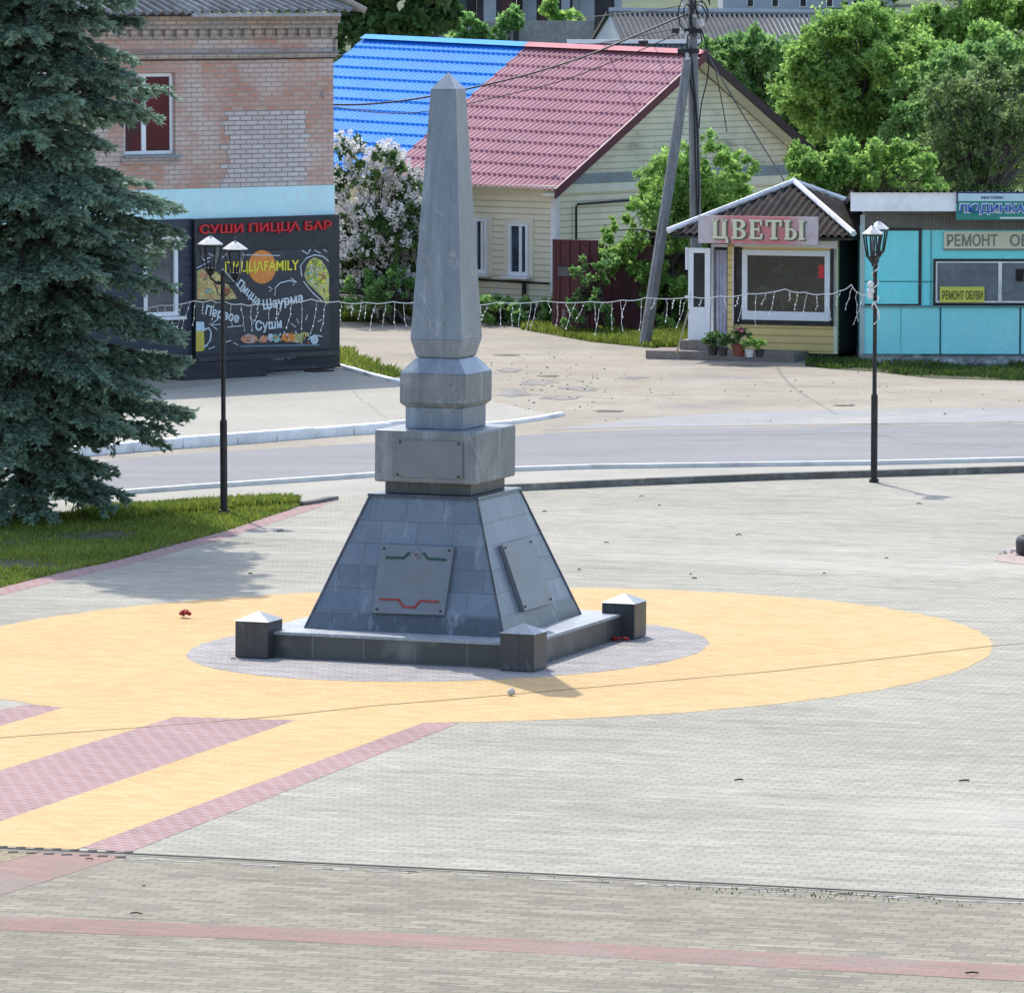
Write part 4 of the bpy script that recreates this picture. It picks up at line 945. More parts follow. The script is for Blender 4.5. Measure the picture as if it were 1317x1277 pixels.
# left siding with a window
sx0, sx1 = hb(184, 360, .06)[0], hb(228, 360, .06)[0]; sz1, sz0 = hb(205, 311, .06)[1], hb(205, 407, .06)[1]
mb = MB(); zk = hb(200, 283, .06)[1]
n = 20; zz = .02
for (a, c, z0, z1) in ((LEFT, sx0, .02, zk), (sx1, xs-.032, .02, zk), (sx0, sx1, .02, sz0), (sx0, sx1, sz1, zk)):
    mb.box(a, c, -.06, .015, z0, z1)
    z = math.ceil(z0/.15)*.15
    while z < z1-.05: mb.box(a, c, -.072, -.061, z, min(z+.12, z1)); z += .15
part('blue_siding', mb, M['clad_blue'], shop)
mb = MB(); mb.box(sx0, sx1, -.09, -.0, sz0, sz0+.08); mb.box(sx0, sx1, -.09, 0, sz1-.08, sz1)
for q in (sx0, sx1-.08): mb.box(q, q+.08, -.09, 0, sz0+.081, sz1-.081)
w2 = part('window', mb, M['pvc'], shop); part('pane', MB().box(sx0+.05, sx1-.05, -.035, -.03, sz0+.05, sz1-.05), pm('shop_pane_reflection', (.12, .13, .14), .15, .4, 1.5, (.05, .055, .06), 5), w2)
part('sill', MB().box(sx0-.25, sx1+.12, -.2, -.092, sz0-.07, sz0-.01), M['pvc'], w2)
part('awning_rail', MB().box(sx0-.4, sx1+.1, -.16, -.092, sz1+.03, sz1+.10), M['pvc'], w2)
# roof
rl = 5.0; e0, e1 = Vector((LEFT-.5, -.42, TOPZ+.02)), Vector((.35, -.42, TOPZ+.05))
mb = MB().patch((LEFT-.5, 4.3, TOPZ+2.6), (-3.6, 4.3, TOPZ+2.6), e1, e0, 420, 6, lambda u, v: .042*math.sin(2*math.pi*u*46)+.02*math.sin(v*9+u*5))
part('roof', mb, M['slate'], shop, smooth=True)
mb = MB().patch((-3.6, 4.3, TOPZ+2.6), (-3.6, 4.35, TOPZ+2.6), (.4, 8.4, TOPZ+.05), (.35, -.4, TOPZ+.05), 4, 3, lambda u, v: 0)
part('hip_roof', mb, M['slate'], shop)
part('hip_flashing', MB().tube([(.42, -.5, TOPZ+.06), (-.25, .15, TOPZ+.52), (-1.6, 1.8, TOPZ+1.45)], [.07, .08, .08], 6), pm('tan_flashing', (.34, .29, .23), .7, .15, 3), shop)
part('soffit', MB().box(LEFT-.4, .25, -.36, -.001, TOPZ-.03, TOPZ+.0), M['dark'], shop)
part('fascia_board', MB().box(hb(232, 15)[0], -.1, -.40, -.365, TOPZ-.05, TOPZ+.02), pm('pale_fascia_board', (.42, .42, .42), .8, .2, 3), shop)
# meter disc, insulator spots on the wall
part('wall_bracket', MB().tube([(hb(415,122)[0], -.03, zc(117)), (hb(411,122)[0], -.05, zc(121)), (hb(415,124)[0], -.03, zc(126))], .014, 5), M['grey_trim'], shop)
part('step', MB().box(hb(228, 470)[0]-.6, hb(300, 470)[0], -1.1, -.162, 0, .13).box(hb(228, 470)[0]-.4, hb(335, 470)[0], -.7, -.163, .131, .26), pm('dark_step', (.045, .045, .05), .8, .2, 3), shop)
part('ledge', MB().box(xs, -.05, -.26, -.162, .27, .36).box(xs, -.0, -.20, -.163, .02, .10), pm('dark_ledge', (.07, .07, .075), .7, .3, 3), shop)
part('threshold_mat', MB().box(hb(370,478)[0], hb(395,478)[0], -.9, -.55, .008, .03), M['dark'], shop)
# red sign lettering
def at_front(px, py, d): q = FB.hit(px, py, 1, -d); return q
lx0, lx1 = at_front(256, 297, .17).x, at_front(425, 291, .17).x
lz0, lz1 = at_front(340, 300.5, .17).z, at_front(340, 286.5, .17).z
c = FB.w((lx0+lx1)/2, -.16, (lz0+lz1)/2)
sg = thing('shop_sign', 'red letter sign reading СУШИ ПИЦЦА БАР across the top of the black shop front', 'sign', tuple(c), FB.yaw)
w, h = lx1-lx0, lz1-lz0
part('lettering', letter('СУШИ ПИЦЦА БАР', -w/2, w/2, -h/2, h/2, -.002, .05, .018, shear=.0), M['red_letter'], sg)
# poster
px0, px1 = at_front(252, 390, .19).x, at_front(423, 385, .19).x; pz1, pz0 = at_front(340, 323, .19).z, at_front(340, 452, .19).z
cx, cz = (px0+px1)/2, (pz0+pz1)/2; c = FB.w(cx, -.163, cz)
po = thing('menu_board', 'large dark menu poster with food pictures, orange disc and white chalk words', 'poster', tuple(c), FB.yaw)
W2, H2 = (px1-px0)/2, (pz1-pz0)/2
part('board', MB().box(-W2, W2, -.025, 0, -H2, H2), M['poster'], po)
def pp(px, py):
    q = at_front(px, py, .19); return q.x-cx, q.z-cz
YB = -.027
def poly(name, pts, mat, d=.0, par=po):
    return part(name, MB().prism([(pp(*p)[0], YB-d, pp(*p)[1]) for p in pts], (0, -.004, 0)), mat, par)
disc = [(337+18*math.cos(2*math.pi*k/28), 343.5+21.5*math.sin(2*math.pi*k/28)) for k in range(28)]
poly('orange_disc', disc, M['orange'])
def ptext(name, s, x0, y0, x1, y1, mat, hh, d=.006, bold=.0, rise=0.0):
    a = pp(x0, y0); e = pp(x1, y1); L = math.hypot(e[0]-a[0], e[1]-a[1]); an = math.atan2(e[1]-a[1], e[0]-a[0]); m = ((a[0]+e[0])/2, (a[1]+e[1])/2)
    return part(name, letter(s, m[0]-L/2, m[0]+L/2, m[1]-hh/2, m[1]+hh/2, YB-d, .005, bold, an), mat, po)
ptext('yellow_lettering', 'ПИЦЦАFAMILY', 289, 345, 384, 342, M['yellow_letter'], .25, .008, .018)
ptext('chalk_lettering', 'Пицца', 306, 364, 333, 390, M['chalk'], .21, bold=.024)
ptext('chalk_lettering', 'Шаурма', 338, 394, 389, 384, M['chalk'], .25, bold=.024)
ptext('chalk_lettering', 'Первое', 264, 400, 307, 411, M['chalk'], .24, bold=.024)
ptext('chalk_lettering', 'Суши', 328, 421, 362, 417, M['chalk'], .25, bold=.024)
poly('pizza_picture', [(253,349),(259,346),(271,344),(285,356),(299,374),(305,384),(288,386),(253,385)], M['pizza'])
for i, (x, y, s) in enumerate([(262,355,6),(281,364,4),(289,373,5),(268,374,5),(276,352,4)]):
    poly('pizza_topping', [(x+s*math.cos(2*math.pi*k/9), y+s*.7*math.sin(2*math.pi*k/9)) for k in range(9)], [M['salmon'], M['dark'], pm('sausage_print', (.4, .12, .06)), M['green_print'], M['wrap']][i], .006)
poly('wrap_picture', [(391,354),(395,340),(399,334),(404,331),(412,334),(419,343),(423,352),(423,390),(420,392),(414,382),(404,372),(395,364)], M['wrap'])
for (x, y, s, m_) in [(402,345,4,'salmon'),(411,352,5,'pizza'),(398,352,3,'green_print'),(408,341,3,'yellow_letter'),(414,362,4,'yellow_letter')]:
    poly('wrap_filling', [(x+s*math.cos(2*math.pi*k/8), y+s*.6*math.sin(2*math.pi*k/8)) for k in range(8)], M[m_], .006)
def speckle(name, pts, n, s, mat, d, seed):
    """many small bits printed inside an outline"""
    r = random.Random(seed); x0, x1 = min(p[0] for p in pts), max(p[0] for p in pts); y0, y1 = min(p[1] for p in pts), max(p[1] for p in pts); mb = MB(); k = 0
    xs, ys = np.array([r.uniform(x0, x1) for _ in range(n*4)]), np.array([r.uniform(y0, y1) for _ in range(n*4)]); ok = inpoly(xs, ys, pts)
    for x, y in list(zip(xs[ok], ys[ok]))[:n]:
        a = r.uniform(0, 3.14); w_, h_ = s*r.uniform(.6, 1.4), s*r.uniform(.25, .7); q = []
        for i in range(7):
            t_ = 2*math.pi*i/7; q.append((x+w_*math.cos(t_)*math.cos(a)-h_*math.sin(t_)*math.sin(a), y+w_*math.cos(t_)*math.sin(a)+h_*math.sin(t_)*math.cos(a)))
        mb.prism([(pp(*p)[0], YB-d-.0001*k, pp(*p)[1]) for p in q], (0, -.001, 0)); k += 1
    o = part(name, mb, mat, po); o['kind'] = 'stuff'; return o
PZ = [(254,350),(259,347),(270,346),(284,357),(297,373),(302,383),(288,385),(254,384)]; WR = [(393,354),(396,342),(400,336),(404,333),(411,336),(418,345),(422,354),(422,386),(414,378),(404,368),(396,361)]
SH_ = [(309,431),(330,428),(350,428),(375,427),(392,428),(410,434),(408,442),(350,442),(312,441)]
speckle('print_detail', PZ, 34, 2.0, M['salmon'], .009, 1); speckle('print_detail', PZ, 26, 1.7, M['wrap'], .013, 2); speckle('print_detail', PZ, 16, 1.4, M['green_print'], .017, 3); speckle('print_detail', PZ, 12, 1.3, pm('brown_print', (.25, .1, .04)), .020, 4)
speckle('print_detail', WR, 26, 2.2, M['yellow_letter'], .009, 5); speckle('print_detail', WR, 16, 1.8, pm('brown_meat_print', (.3, .14, .05)), .013, 6); speckle('print_detail', WR, 22, 1.8, pm('lettuce_print', (.22, .4, .06)), .017, 7); speckle('print_detail', WR, 14, 1.8, M['foam'], .020, 8)
speckle('print_detail', SH_, 22, 2.0, M['foam'], .012, 9); speckle('print_detail', SH_, 18, 1.8, M['orange'], .016, 10); speckle('print_detail', SH_, 12, 1.8, M['poster'], .020, 11)
poly('beer_mug_picture', [(252,423),(262,424),(263,450),(258,452),(252,452)], M['beer'])
poly('beer_foam', [(252,414),(262,414),(263,426),(252,426)], M['foam'], .005)
def pline(name, pts, mat, r=.016, d=.006):
    return part(name, MB().tube([(pp(*p)[0], YB-d, pp(*p)[1]) for p in pts], r, 5), mat, po)
pline('mug_handle', [(263,424),(268,422),(271,428),(270,438),(265,445),(262,446)], M['foam'], .02)
for (x, y, sx, sy, m_) in [(320,436,11,6,'salmon'),(318,433,5,3,'pizza'),(339,436,5,5,'salmon'),(355,435,5,6,'green_print'),(348,434,4,5,'foam'),(370,434,9,6,'orange'),(382,435,10,6,'pizza'),(391,430,6,3,'wrap'),(404,437,5,6,'foam')]:
    poly('sushi_picture', [(x+sx*math.cos(2*math.pi*k/12), y+sy*math.sin(2*math.pi*k/12)) for k in range(12)], M[m_], .001*(x % 7)+.001)
pline('serving_tray', [(308,446),(350,445),(410,444)], pm('tray_print', (.18,.25,.3)), .02, .003)
for pts in ([(353,380),(354,370),(360,364),(372,361),(380,363)], [(374,358),(381,363),(376,367)], [(287,417),(272,418)], [(278,412),(271,418),(279,424)], [(292,421),(312,419)], [(388,356),(386,342),(394,332),(404,328),(415,330),(422,336)], [(390,362),(400,375),(414,388)], [(253,345),(270,336)], [(286,346),(306,368),(310,376)],
            [(258,330),(262,335),(270,331)], [(268,326),(274,330)], [(285,332),(291,327)], [(295,330),(297,335)], [(388,322),(395,327),(399,321)], [(404,322),(412,326)], [(416,321),(420,324)], [(374,416),(380,421)], [(381,410),(384,416)], [(395,405),(393,412)], [(408,414),(414,411)], [(300,441),(306,444)], [(290,440),(297,438)], [(321,407),(326,416)], [(268,449),(276,446)], [(345,369),(350,372),(346,375)], [(396,437),(404,431),(414,433)], [(312,328),(360,329)]):
    pline('chalk_doodle', pts, M['chalk'], .009 if len(pts) < 3 else .012)
sm = MB()
rq = random.Random(4)
for x in list(range(330, 352, 5))+list(range(352, 384, 4)):
    q = at_front(x, 462-(x-330)*.04+rq.uniform(-1.5, 1.5), .2); sm.box(q.x-.035, q.x+.02, -.19, -.175, q.z-.02, q.z+.03)
t = thing('peeling_notice', 'torn remains of small white notice on the black strip under the menu board', 'notice', (b.x, b.y, 0), FB.yaw)
part('paper_scraps', sm, pm('dull_paper', (.35, .38, .4), .8, .2, 9), t)

# ================================================================== house with the red and blue roof
A = P(714, 238, 121.0); FH = Frame((A.x, A.y, 0), R(50.4)); W = 9.7; LL = 10.4; SK = .03
house = thing('duplex_house', 'cream sided house with a roof half cherry red and half bright blue', 'house', (A.x, A.y, 0), FH.yaw)
ze = A.z+.14; apex = FH.hit(890, 70, 1, -.35); zr = apex.z; xr = W/2
pk = FH.hit(889, 66, 0, xr)
gx = xr
mb = MB(); mb.box(0, W, 0, LL, 0, ze)
part('wall', mb, M['siding'], house)
mb = MB(); mb.prism([(-.0, .0, ze-.08), (W+.0, .0, ze-.08), (xr, .0, zr-.16)], (0, LL, 0))
gb = part('gable_wall', mb, M['siding_gable'], house)
part('gable_band', MB().box(-.08, W+.08, -.06, -.004, ze-.14, ze+.08), M['grey_trim'], house)
part('gable_trim', MB().box(-.05, W+.05, -.05, -.005, ze-.34, ze-.145), M['cream_trim'], house)
part('corner_trim', MB().box(-.04, .10, -.04, .1, 0, ze-.345), M['white_trim'], house)
def roofpts(y0, y1):
    """eave and ridge ends; the old roof sags so the far end sits a little higher"""
    sl = (zr-(ze+.05))/xr; xo = -.55
    zf = lambda y: SK*max(0, y)
    return [(xr, y0, zr+zf(y0)*1.0), (xr, y1, zr+zf(y1)), (xo, y1, ze+.05+sl*xo+zf(y1)), (xo, y0, ze+.05+sl*xo+zf(y0))]
YS = 4.75; LL = FH.hit(470, 54, 0, W/2).y-.3
def tilefn(nw, ns, a=.010, st=.036): return lambda u, v: a*math.cos(2*math.pi*u*nw)+st*((v*ns) % 1.0 if v < 1 else 1.0)
def metal_tile(name, y0, y1, mat):
    q = roofpts(y0, y1); nw = int((y1-y0)/.15); ns = 13
    mb = MB().patch(q[0], q[1], q[2], q[3], nw*6, ns*10, tilefn(nw, ns, *((.018, .036) if mat is M['roof_red'] else (.010, .045)))); return part(name, mb, mat, house, smooth=False)
metal_tile('red_roof', -.45, YS, M['roof_red']); metal_tile('blue_roof', YS+.01, LL+.3, M['roof_blue'])
q = roofpts(-.45, LL+.3); sl = (zr-ze-.05)/xr
mb = MB().add([(xr,-.45,zr-.02),(W+.55,-.45,ze+.05-sl*.55),(W+.55,LL+.3,ze+.05-sl*.55+.3),(xr,LL+.3,zr+.28)], [(0,1,2,3)])
part('rear_roof', mb, M['roof_red'], house)
for nm, y0, y1, m_ in (('red_ridge_cap', -.47, YS, pm('pale_red_ridge', (.52, .19, .21), .7, .1, 2, spec=.2)), ('blue_ridge_cap', YS+.01, LL+.3, pm('pale_blue_ridge', (.05, .33, .80), .7, .1, 2, spec=.15))):
    part(nm, MB().prism([(xr-.22, y0, zr+.0+SK*max(0,y0)), (xr, y0, zr+.10+SK*max(0,y0)), (xr+.22, y0, zr+.0+SK*max(0,y0))], (0, y1-y0, SK*(y1-max(0,y0)))), m_, house)
def rake(x0, z0, x1, z1, nm, m_):
    mb = MB().prism([(x0, -.49, z0-.16), (x1, -.49, z1-.16), (x1, -.49, z1+.06), (x0, -.49, z0+.06)], (0, .05, 0)); part(nm, mb, m_, house)
rake(-.57, ze+.05-sl*.57, xr, zr, 'rake_board', M['maroon_dark']); rake(W+.57, ze+.05-sl*.57, xr+.002, zr, 'rake_board', pm('dark_brown_rake', (.035, .018, .02), .6, .2, 3))
part('soffit', MB().prism([(-.5, -.44, ze-.10-sl*.5+.05), (xr, -.44, zr-.10), (W+.5, -.44, ze-.1-sl*.5+.05), (W+.5, -.44, ze-.14-sl*.5+.05), (xr, -.44, zr-.14), (-.5, -.44, ze-.14-sl*.5+.05)], (0, .42, 0)), M['cream_trim'], house)
part('eave_trim', MB().box(-.5, -.015, -.4, LL, ze-.22, ze-.14).box(-.03, -.001, .0, LL, ze-.40, ze-.225), M['cream_trim'], house)
for i, (x0, y0, x1, y1) in enumerate([(655, 287, 680, 355), (611, 281, 627, 352)]):
    a = FH.hit(x0, (y0+y1)/2, 0, -.02); c = FH.hit(x1, (y0+y1)/2, 0, -.02); zt, zb_ = FH.hit((x0+x1)/2, y0, 0, -.02).z, FH.hit((x0+x1)/2, y1, 0, -.02).z
    ya, yb = min(a.y, c.y), max(a.y, c.y); mb = MB()
    for (p, q_, r_, s_) in ((ya, ya+.07, zb_, zt), (yb-.07, yb, zb_, zt), (ya+.071, yb-.071, zt-.07, zt), (ya+.071, yb-.071, zb_, zb_+.09)): mb.box(-.06, -.003, p, q_, r_, s_)
    ym = ya+(yb-ya)*.42; mb.box(-.03, -.003, ym-.04, ym+.04, zb_+.091, zt-.071)
    wn = part('window', mb, M['pvc'], house); part('pane', MB().box(-.012, -.004, ya+.06, yb-.06, zb_+.08, zt-.06), M['glass_blue'], wn)
    part('sill', MB().box(-.22, -.062, ya-.1, yb+.1, zb_-.06, zb_-.005), M['pvc'], wn)
    part('surround', MB().box(-.03, -.002, ya-.14, ya-.003, zb_-.05, zt+.1).box(-.03, -.002, yb+.003, yb+.14, zb_-.05, zt+.1).box(-.03, -.002, ya-.002, yb+.002, zt+.003, zt+.1), M['cream_trim'], wn)
zp = FH.hit(690, 364, 0, -.05).z
part('gas_pipe', MB().tube([(-.08, LL, zp+.1), (-.08, .1, zp)], .025, 6).tube([(-.08, FH.hit(675, 364, 0, -.05).y, zp), (-.08, FH.hit(675, 364, 0, -.05).y, 0)], .05, 6), M['wire'], house)
g1, g2_, g3 = FH.hit(741, 310, 1, -.08), FH.hit(741, 263, 1, -.08), FH.hit(835, 256, 1, -.08)
part('gas_pipe', MB().tube([(g1.x, -.08, 0), (g1.x, -.08, g2_.z-.06), (g1.x+.06, -.08, g2_.z), (g3.x, -.08, g3.z)], .028, 6), M['wire'], house)
t_ = FH.hit(803, 62, 0, xr-.35)
part('chimney_pipe', MB().lathe([(.09, -.6), (.09, .16), (.12, .17), (.12, .24), (.02, .27)], 10, (xr+.35, t_.y, zr+.05)), M['iron'], house)

# gate and fences right of the house
b1 = P(716, 400, 116.5); b1.z = 0
def metal_fence(name, label, cat, x0, y0, Y0, x1, y1, Y1, mat, ribs, top=None):
    p, q = P(x0, y0, Y0), P(x1, y1, Y1); yaw = math.atan2(q.y-p.y, q.x-p.x); L = math.hypot(q.x-p.x, q.y-p.y); h = p.z
    t = thing(name, label, cat, (p.x, p.y, 0), yaw); mb = MB(); n = max(2, int(L/ribs))
    for k in range(n): mb.box(L*k/n, L*(k+.5)/n, -.02, .0, .05, h); mb.box(L*(k+.5)/n+.001, L*(k+1)/n-.001, -.002, .02, .05, h)
    part('sheet_panel', mb, mat, t)
    pb = MB().box(-.05, .03, -.03, .06, 0, h+.03).box(L-.03, L+.05, -.03, .06, 0, h+.03); part('post', pb, mat, t)
    part('cap_rail', MB().box(-.05, L+.05, -.03, .03, h+.001, h+.035), mat, t); return t, L, h
mg, L, h = metal_fence('metal_gate', 'dark maroon sheet metal gate beside the cream house corner', 'gate', 714, 310, 117.5, 765, 312, 117.0, M['maroon'], .2)
part('letter_box', MB().box(.12, .45, -.09, -.022, h-.75, h-.55), pm('grey_letter_box', (.1, .09, .1), .6, .2, 5), mg)
metal_fence('metal_fence', 'maroon sheet metal fence running behind the tall green bush', 'fence', 767, 318, 118.6, 840, 322, 118.4, M['maroon'], .2)
metal_fence('metal_fence', 'dark grey sheet fence between the utility pole and the flower kiosk', 'fence', 838, 300, 119.6, 925, 300, 119.6, M['dark_fence'], .25)
p = G(731, 428); t = thing('concrete_stub', 'short pale grey concrete stub post on the grass before the maroon gate', 'post', (p.x, p.y, 0), .2)
build('stub', MB().frustum(.36, 0, .30, .5).frustum(.30, .5, .05, .58), M['rubble'], t)

# ================================================================== utility pole and wires
Yp = 114.0
pt = P(890, 12, Yp); pb = P(897, 440, Yp)
up = thing('utility_pole', 'weathered concrete utility pole with a slanted brace and tangled cables at its head', 'utility pole', (pb.x, Yp, 0))
build('pole', MB().tube([(pb.x, Yp, -.1), (pt.x, Yp, pt.z+.3)], [.135, .095], 8), M['pole'], up, world=True)
s0, s1 = P(886, 70, Yp-.12), P(829, 430, Yp-.9); s1.z = 0
build('brace', MB().tube([s1, s0], [.125, .10], 8), M['pole'], up, world=True)
for (y, L) in ((40, .42), (66, .30)):
    mb = MB(); q = P(890, y, Yp-.14); mb.box(q.x-L, q.x+L*.5, q.y-.04, q.y+.04, q.z-.05, q.z+.05)
    mb.tube([(q.x-.11, q.y, q.z), (q.x-.11, q.y+.26, q.z), (q.x+.11, q.y+.26, q.z), (q.x+.11, q.y, q.z)], .02, 5)
    build('crossarm', mb, M['iron'], up, world=True)
for (x, y) in ((884, 46), (884, 73), (894, 18), (877, 40), (902, 30), (880, 5), (900, 8)):
    q = P(x, y, Yp-.2); build('insulator', MB().lathe([(.02,-.08),(.055,-.07),(.06,-.02),(.035,0),(.05,.03),(.03,.08)], 8, (q.x, q.y, q.z)), M['porcelain'], up, world=True)
mb = MB(); rc = random.Random(9)
for k in range(9):
    c0 = P(rc.uniform(880, 906), rc.uniform(2, 60), Yp-.2); r0 = rc.uniform(.12, .45)
    mb.tube([c0+Vector((r0*.5*math.cos(a*.9), -.05*a/3, r0*math.sin(a*.9))) for a in [i*.6 for i in range(9)]], .016, 5)
mb.tube([P(888, 60, Yp-.2), P(897, 160, Yp-.16), P(899, 250, Yp-.16), P(897, 290, Yp-.16)], .02, 5)
mb.tube([P(880, 70, Yp-.2), P(893, 130, Yp-.18), P(894, 200, Yp-.18), P(897, 280, Yp-.18)], .02, 5)
build('cable_tangle', mb, M['wire'], up, world=True)
def wire(label, px, Y0, Y1, r=.02):
    n = len(px); pts = [P(x, y, Y0+(Y1-Y0)*i/(n-1)) for i, (x, y) in enumerate(px)]
    cb = []
    for i in range(n-1):
        for k in range(5):
            f = k/5; a, b_, c_, d_ = pts[max(i-1,0)], pts[i], pts[i+1], pts[min(i+2, n-1)]
            cb.append(.5*((2*b_)+(c_-a)*f+(2*a-5*b_+4*c_-d_)*f*f+(3*b_-a-3*c_+d_)*f**3))
    cb.append(pts[-1]); t = thing('overhead_wire', label, 'wire', tuple(pts[0]), 0, 'overhead wires at the utility pole')
    build('cable', MB().tube(cb, r, 5), M['wire'], t, world=True)
wire('thick twisted black cable sagging from the pole across the red and blue roofs', [(884,18),(820,45),(760,70),(700,90),(640,106),(560,123),(500,132),(430,135),(300,128)], Yp, 110, .021)
wire('thin black wire running just above the thick cable to the red ridge', [(880,35),(830,45),(780,55),(720,60),(650,68),(500,72),(380,70)], Yp, 150, .014)
wire('thin black wire sagging low over the blue roof', [(880,40),(800,75),(720,105),(640,125),(560,142),(500,146),(430,138)], Yp, 119, .011)
wire('black service wire slanting down from the pole over the gable to the flower kiosk', [(905,62),(930,105),(960,155),(985,195),(1008,232)], Yp, 110.5, .016)
wire('black loop of wire hanging from the pole before the gable', [(903,40),(911,70),(910,100),(902,135),(899,165)], Yp, 113.8, .014)
wire('short black wire curving from the pole head down the gable', [(900,60),(918,85),(928,130),(935,170)], Yp, 117, .011)
wire('black wire leaving the pole head to the upper left', [(890,5),(850,12),(800,18),(740,24)], Yp, 140, .014)
wire('black wire leaving the pole head to the upper right', [(893,3),(905,-8),(950,-30)], Yp, 100, .014)

# ================================================================== flower kiosk
c0 = G(1076, 463); FK = Frame((c0.x, c0.y, 0), R(-20))
kio = thing('flower_kiosk', 'small flower kiosk with yellow siding, big shop window and brown hipped roof', 'kiosk', (c0.x, c0.y, 0), FK.yaw)
hk = lambda x, y, d=0.0: FK.hit(x, y, 1, -d)
xl = hk(945, 400).x; ze_ = hk(1000, 303).z; KD = 3.4
XL = hk(884, 400).x
wx0, wx1 = hk(955, 360).x, hk(1068, 360).x; wz1, wz0 = hk(1010, 322).z, hk(1010, 412).z; kwx0, kwx1, kwz0 = wx0, wx1, wz0
mb = MB(); mb.box(xl, wx0, 0, .15, .12, ze_); mb.box(wx1, 0, 0, .15, .12, ze_); mb.box(wx0, wx1, 0, .15, .12, wz0); mb.box(wx0, wx1, 0, .15, wz1, ze_)
part('front_wall', mb, M['siding_yellow'], kio)
part('side_wall', MB().box(-.12, -.001, .151, KD, .12, ze_).box(XL, 0, KD, KD+.12, .12, ze_).box(XL, XL+.12, 1.3, KD-.001, .12, ze_).box(XL+.121, xl, 1.3, 1.42, .12, ze_).box(xl+.001, xl+.12, .151, 1.42, .12, ze_), M['dark_fence'], kio)
part('floor', MB().box(XL, -.13, .2, KD-.01, .02, .118), M['dark'], kio)
jx0, jx1 = hk(936, 400).x, hk(944, 400).x
part('door_jamb', MB().box(jx0, jx1, -.02, .14, .12, ze_), M['siding_yellow'], kio)
part('dark_jamb', MB().box(jx1+.001, hk(950, 400).x, -.03, -.002, .12, ze_), pm('dark_brown_jamb', (.05, .03, .028), .6, .2, 4), kio)
part('cornice_board', MB().box(xl, .01, -.05, -.003, wz1+.06, wz1+.20), M['white_trim'], kio)
# window
mb = MB(); f = .11
mb.box(wx0, wx1, -.04, .02, wz0, wz0+f*1.6); mb.box(wx0, wx1, -.04, .02, wz1-f, wz1); mb.box(wx0, wx0+f, -.04, .02, wz0+f*1.6+.001, wz1-f-.001); mb.box(wx1-f, wx1, -.04, .02, wz0+f*1.6+.001, wz1-f-.001)
wo = part('shop_window', mb, M['pvc'], kio)
part('pane', MB().box(wx0+.08, wx1-.08, -.005, .005, wz0+.1, wz1-.08), M['shop_glass'], wo)
part('display_shelf', MB().box(wx0-.1, wx1+.1, .3, .9, wz0-.1, wz0+.02).box(wx0-.1, wx1+.1, .95, 1.3, wz0+.5, wz0+.54), M['wood_steps'], kio)
part('dark_rim', MB().box(wx0-.10, wx0-.001, -.035, -.002, wz0-.09, wz1+.04).box(wx1+.001, wx1+.08, -.035, -.002, wz0-.09, wz1+.04).box(wx0-.10, wx1+.08, -.035, -.002, wz0-.10, wz0-.002), M['iron'], wo)
part('window_post', MB().box(wx0-.2, wx0-.102, -.03, -.002, wz0-.1, wz1+.05).box(wx1+.082, wx1+.14, -.03, -.002, wz0-.1, wz1+.05), M['white_trim'], wo)
part('red_card', MB().box(hk(1053, 345).x, hk(1060, 345).x, -.012, -.006, hk(1056, 358).z, hk(1056, 341).z), M['red_letter'], wo)
part('corner_post', MB().box(-.06, .02, -.03, -.001, .12, ze_), M['cream_trim'], kio)
# entrance: dark opening, curtain, white door swung open
part('curtain', MB().patch((hk(920,330).x, .0, hk(928,322).z), (hk(935,330).x, .0, hk(928,322).z), (hk(935,330).x, .0, .2), (hk(921,330).x, 0, .2), 40, 4, lambda u, v: .035*math.sin(u*22)), M['curtain'], kio, smooth=True)
part('door_frame', MB().box(hk(918,330).x-.05, hk(918,330).x, -.02, .06, .12, hk(928,318).z).box(hk(918,330).x-.05, hk(936,330).x-.002, -.02, .06, hk(928,318).z+.001, hk(928,314).z), M['pvc'], kio)
dx0, dx1 = hk(886, 380, .35).x, hk(915, 380, .3).x; dz1, dz0, dzm = hk(900, 319, .35).z, hk(900, 437, .35).z, hk(900, 395, .35).z
mb = MB(); mb.box(dx0, dx0+.11, -.40, -.35, dz0, dz1); mb.box(dx1-.11, dx1, -.40, -.35, dz0, dz1); mb.box(dx0+.111, dx1-.111, -.4, -.35, dz1-.1, dz1); mb.box(dx0+.111, dx1-.111, -.4, -.35, dz0, dzm)
dr = part('door', mb, M['pvc'], kio); part('door_pane', MB().box(dx0+.1, dx1-.1, -.38, -.37, dzm-.02, dz1-.08), M['glass'], dr)
part('door_handle', MB().box(dx0+.02, dx0+.05, -.45, -.401, dzm+.1, dzm+.3).box(dx0-.05, dx0+.03, -.47, -.45, dzm+.2, dzm+.23).box(dx0-.06, dx0-.01, -.41, -.36, dzm+.75, dzm+1.2), M['pvc'], dr)
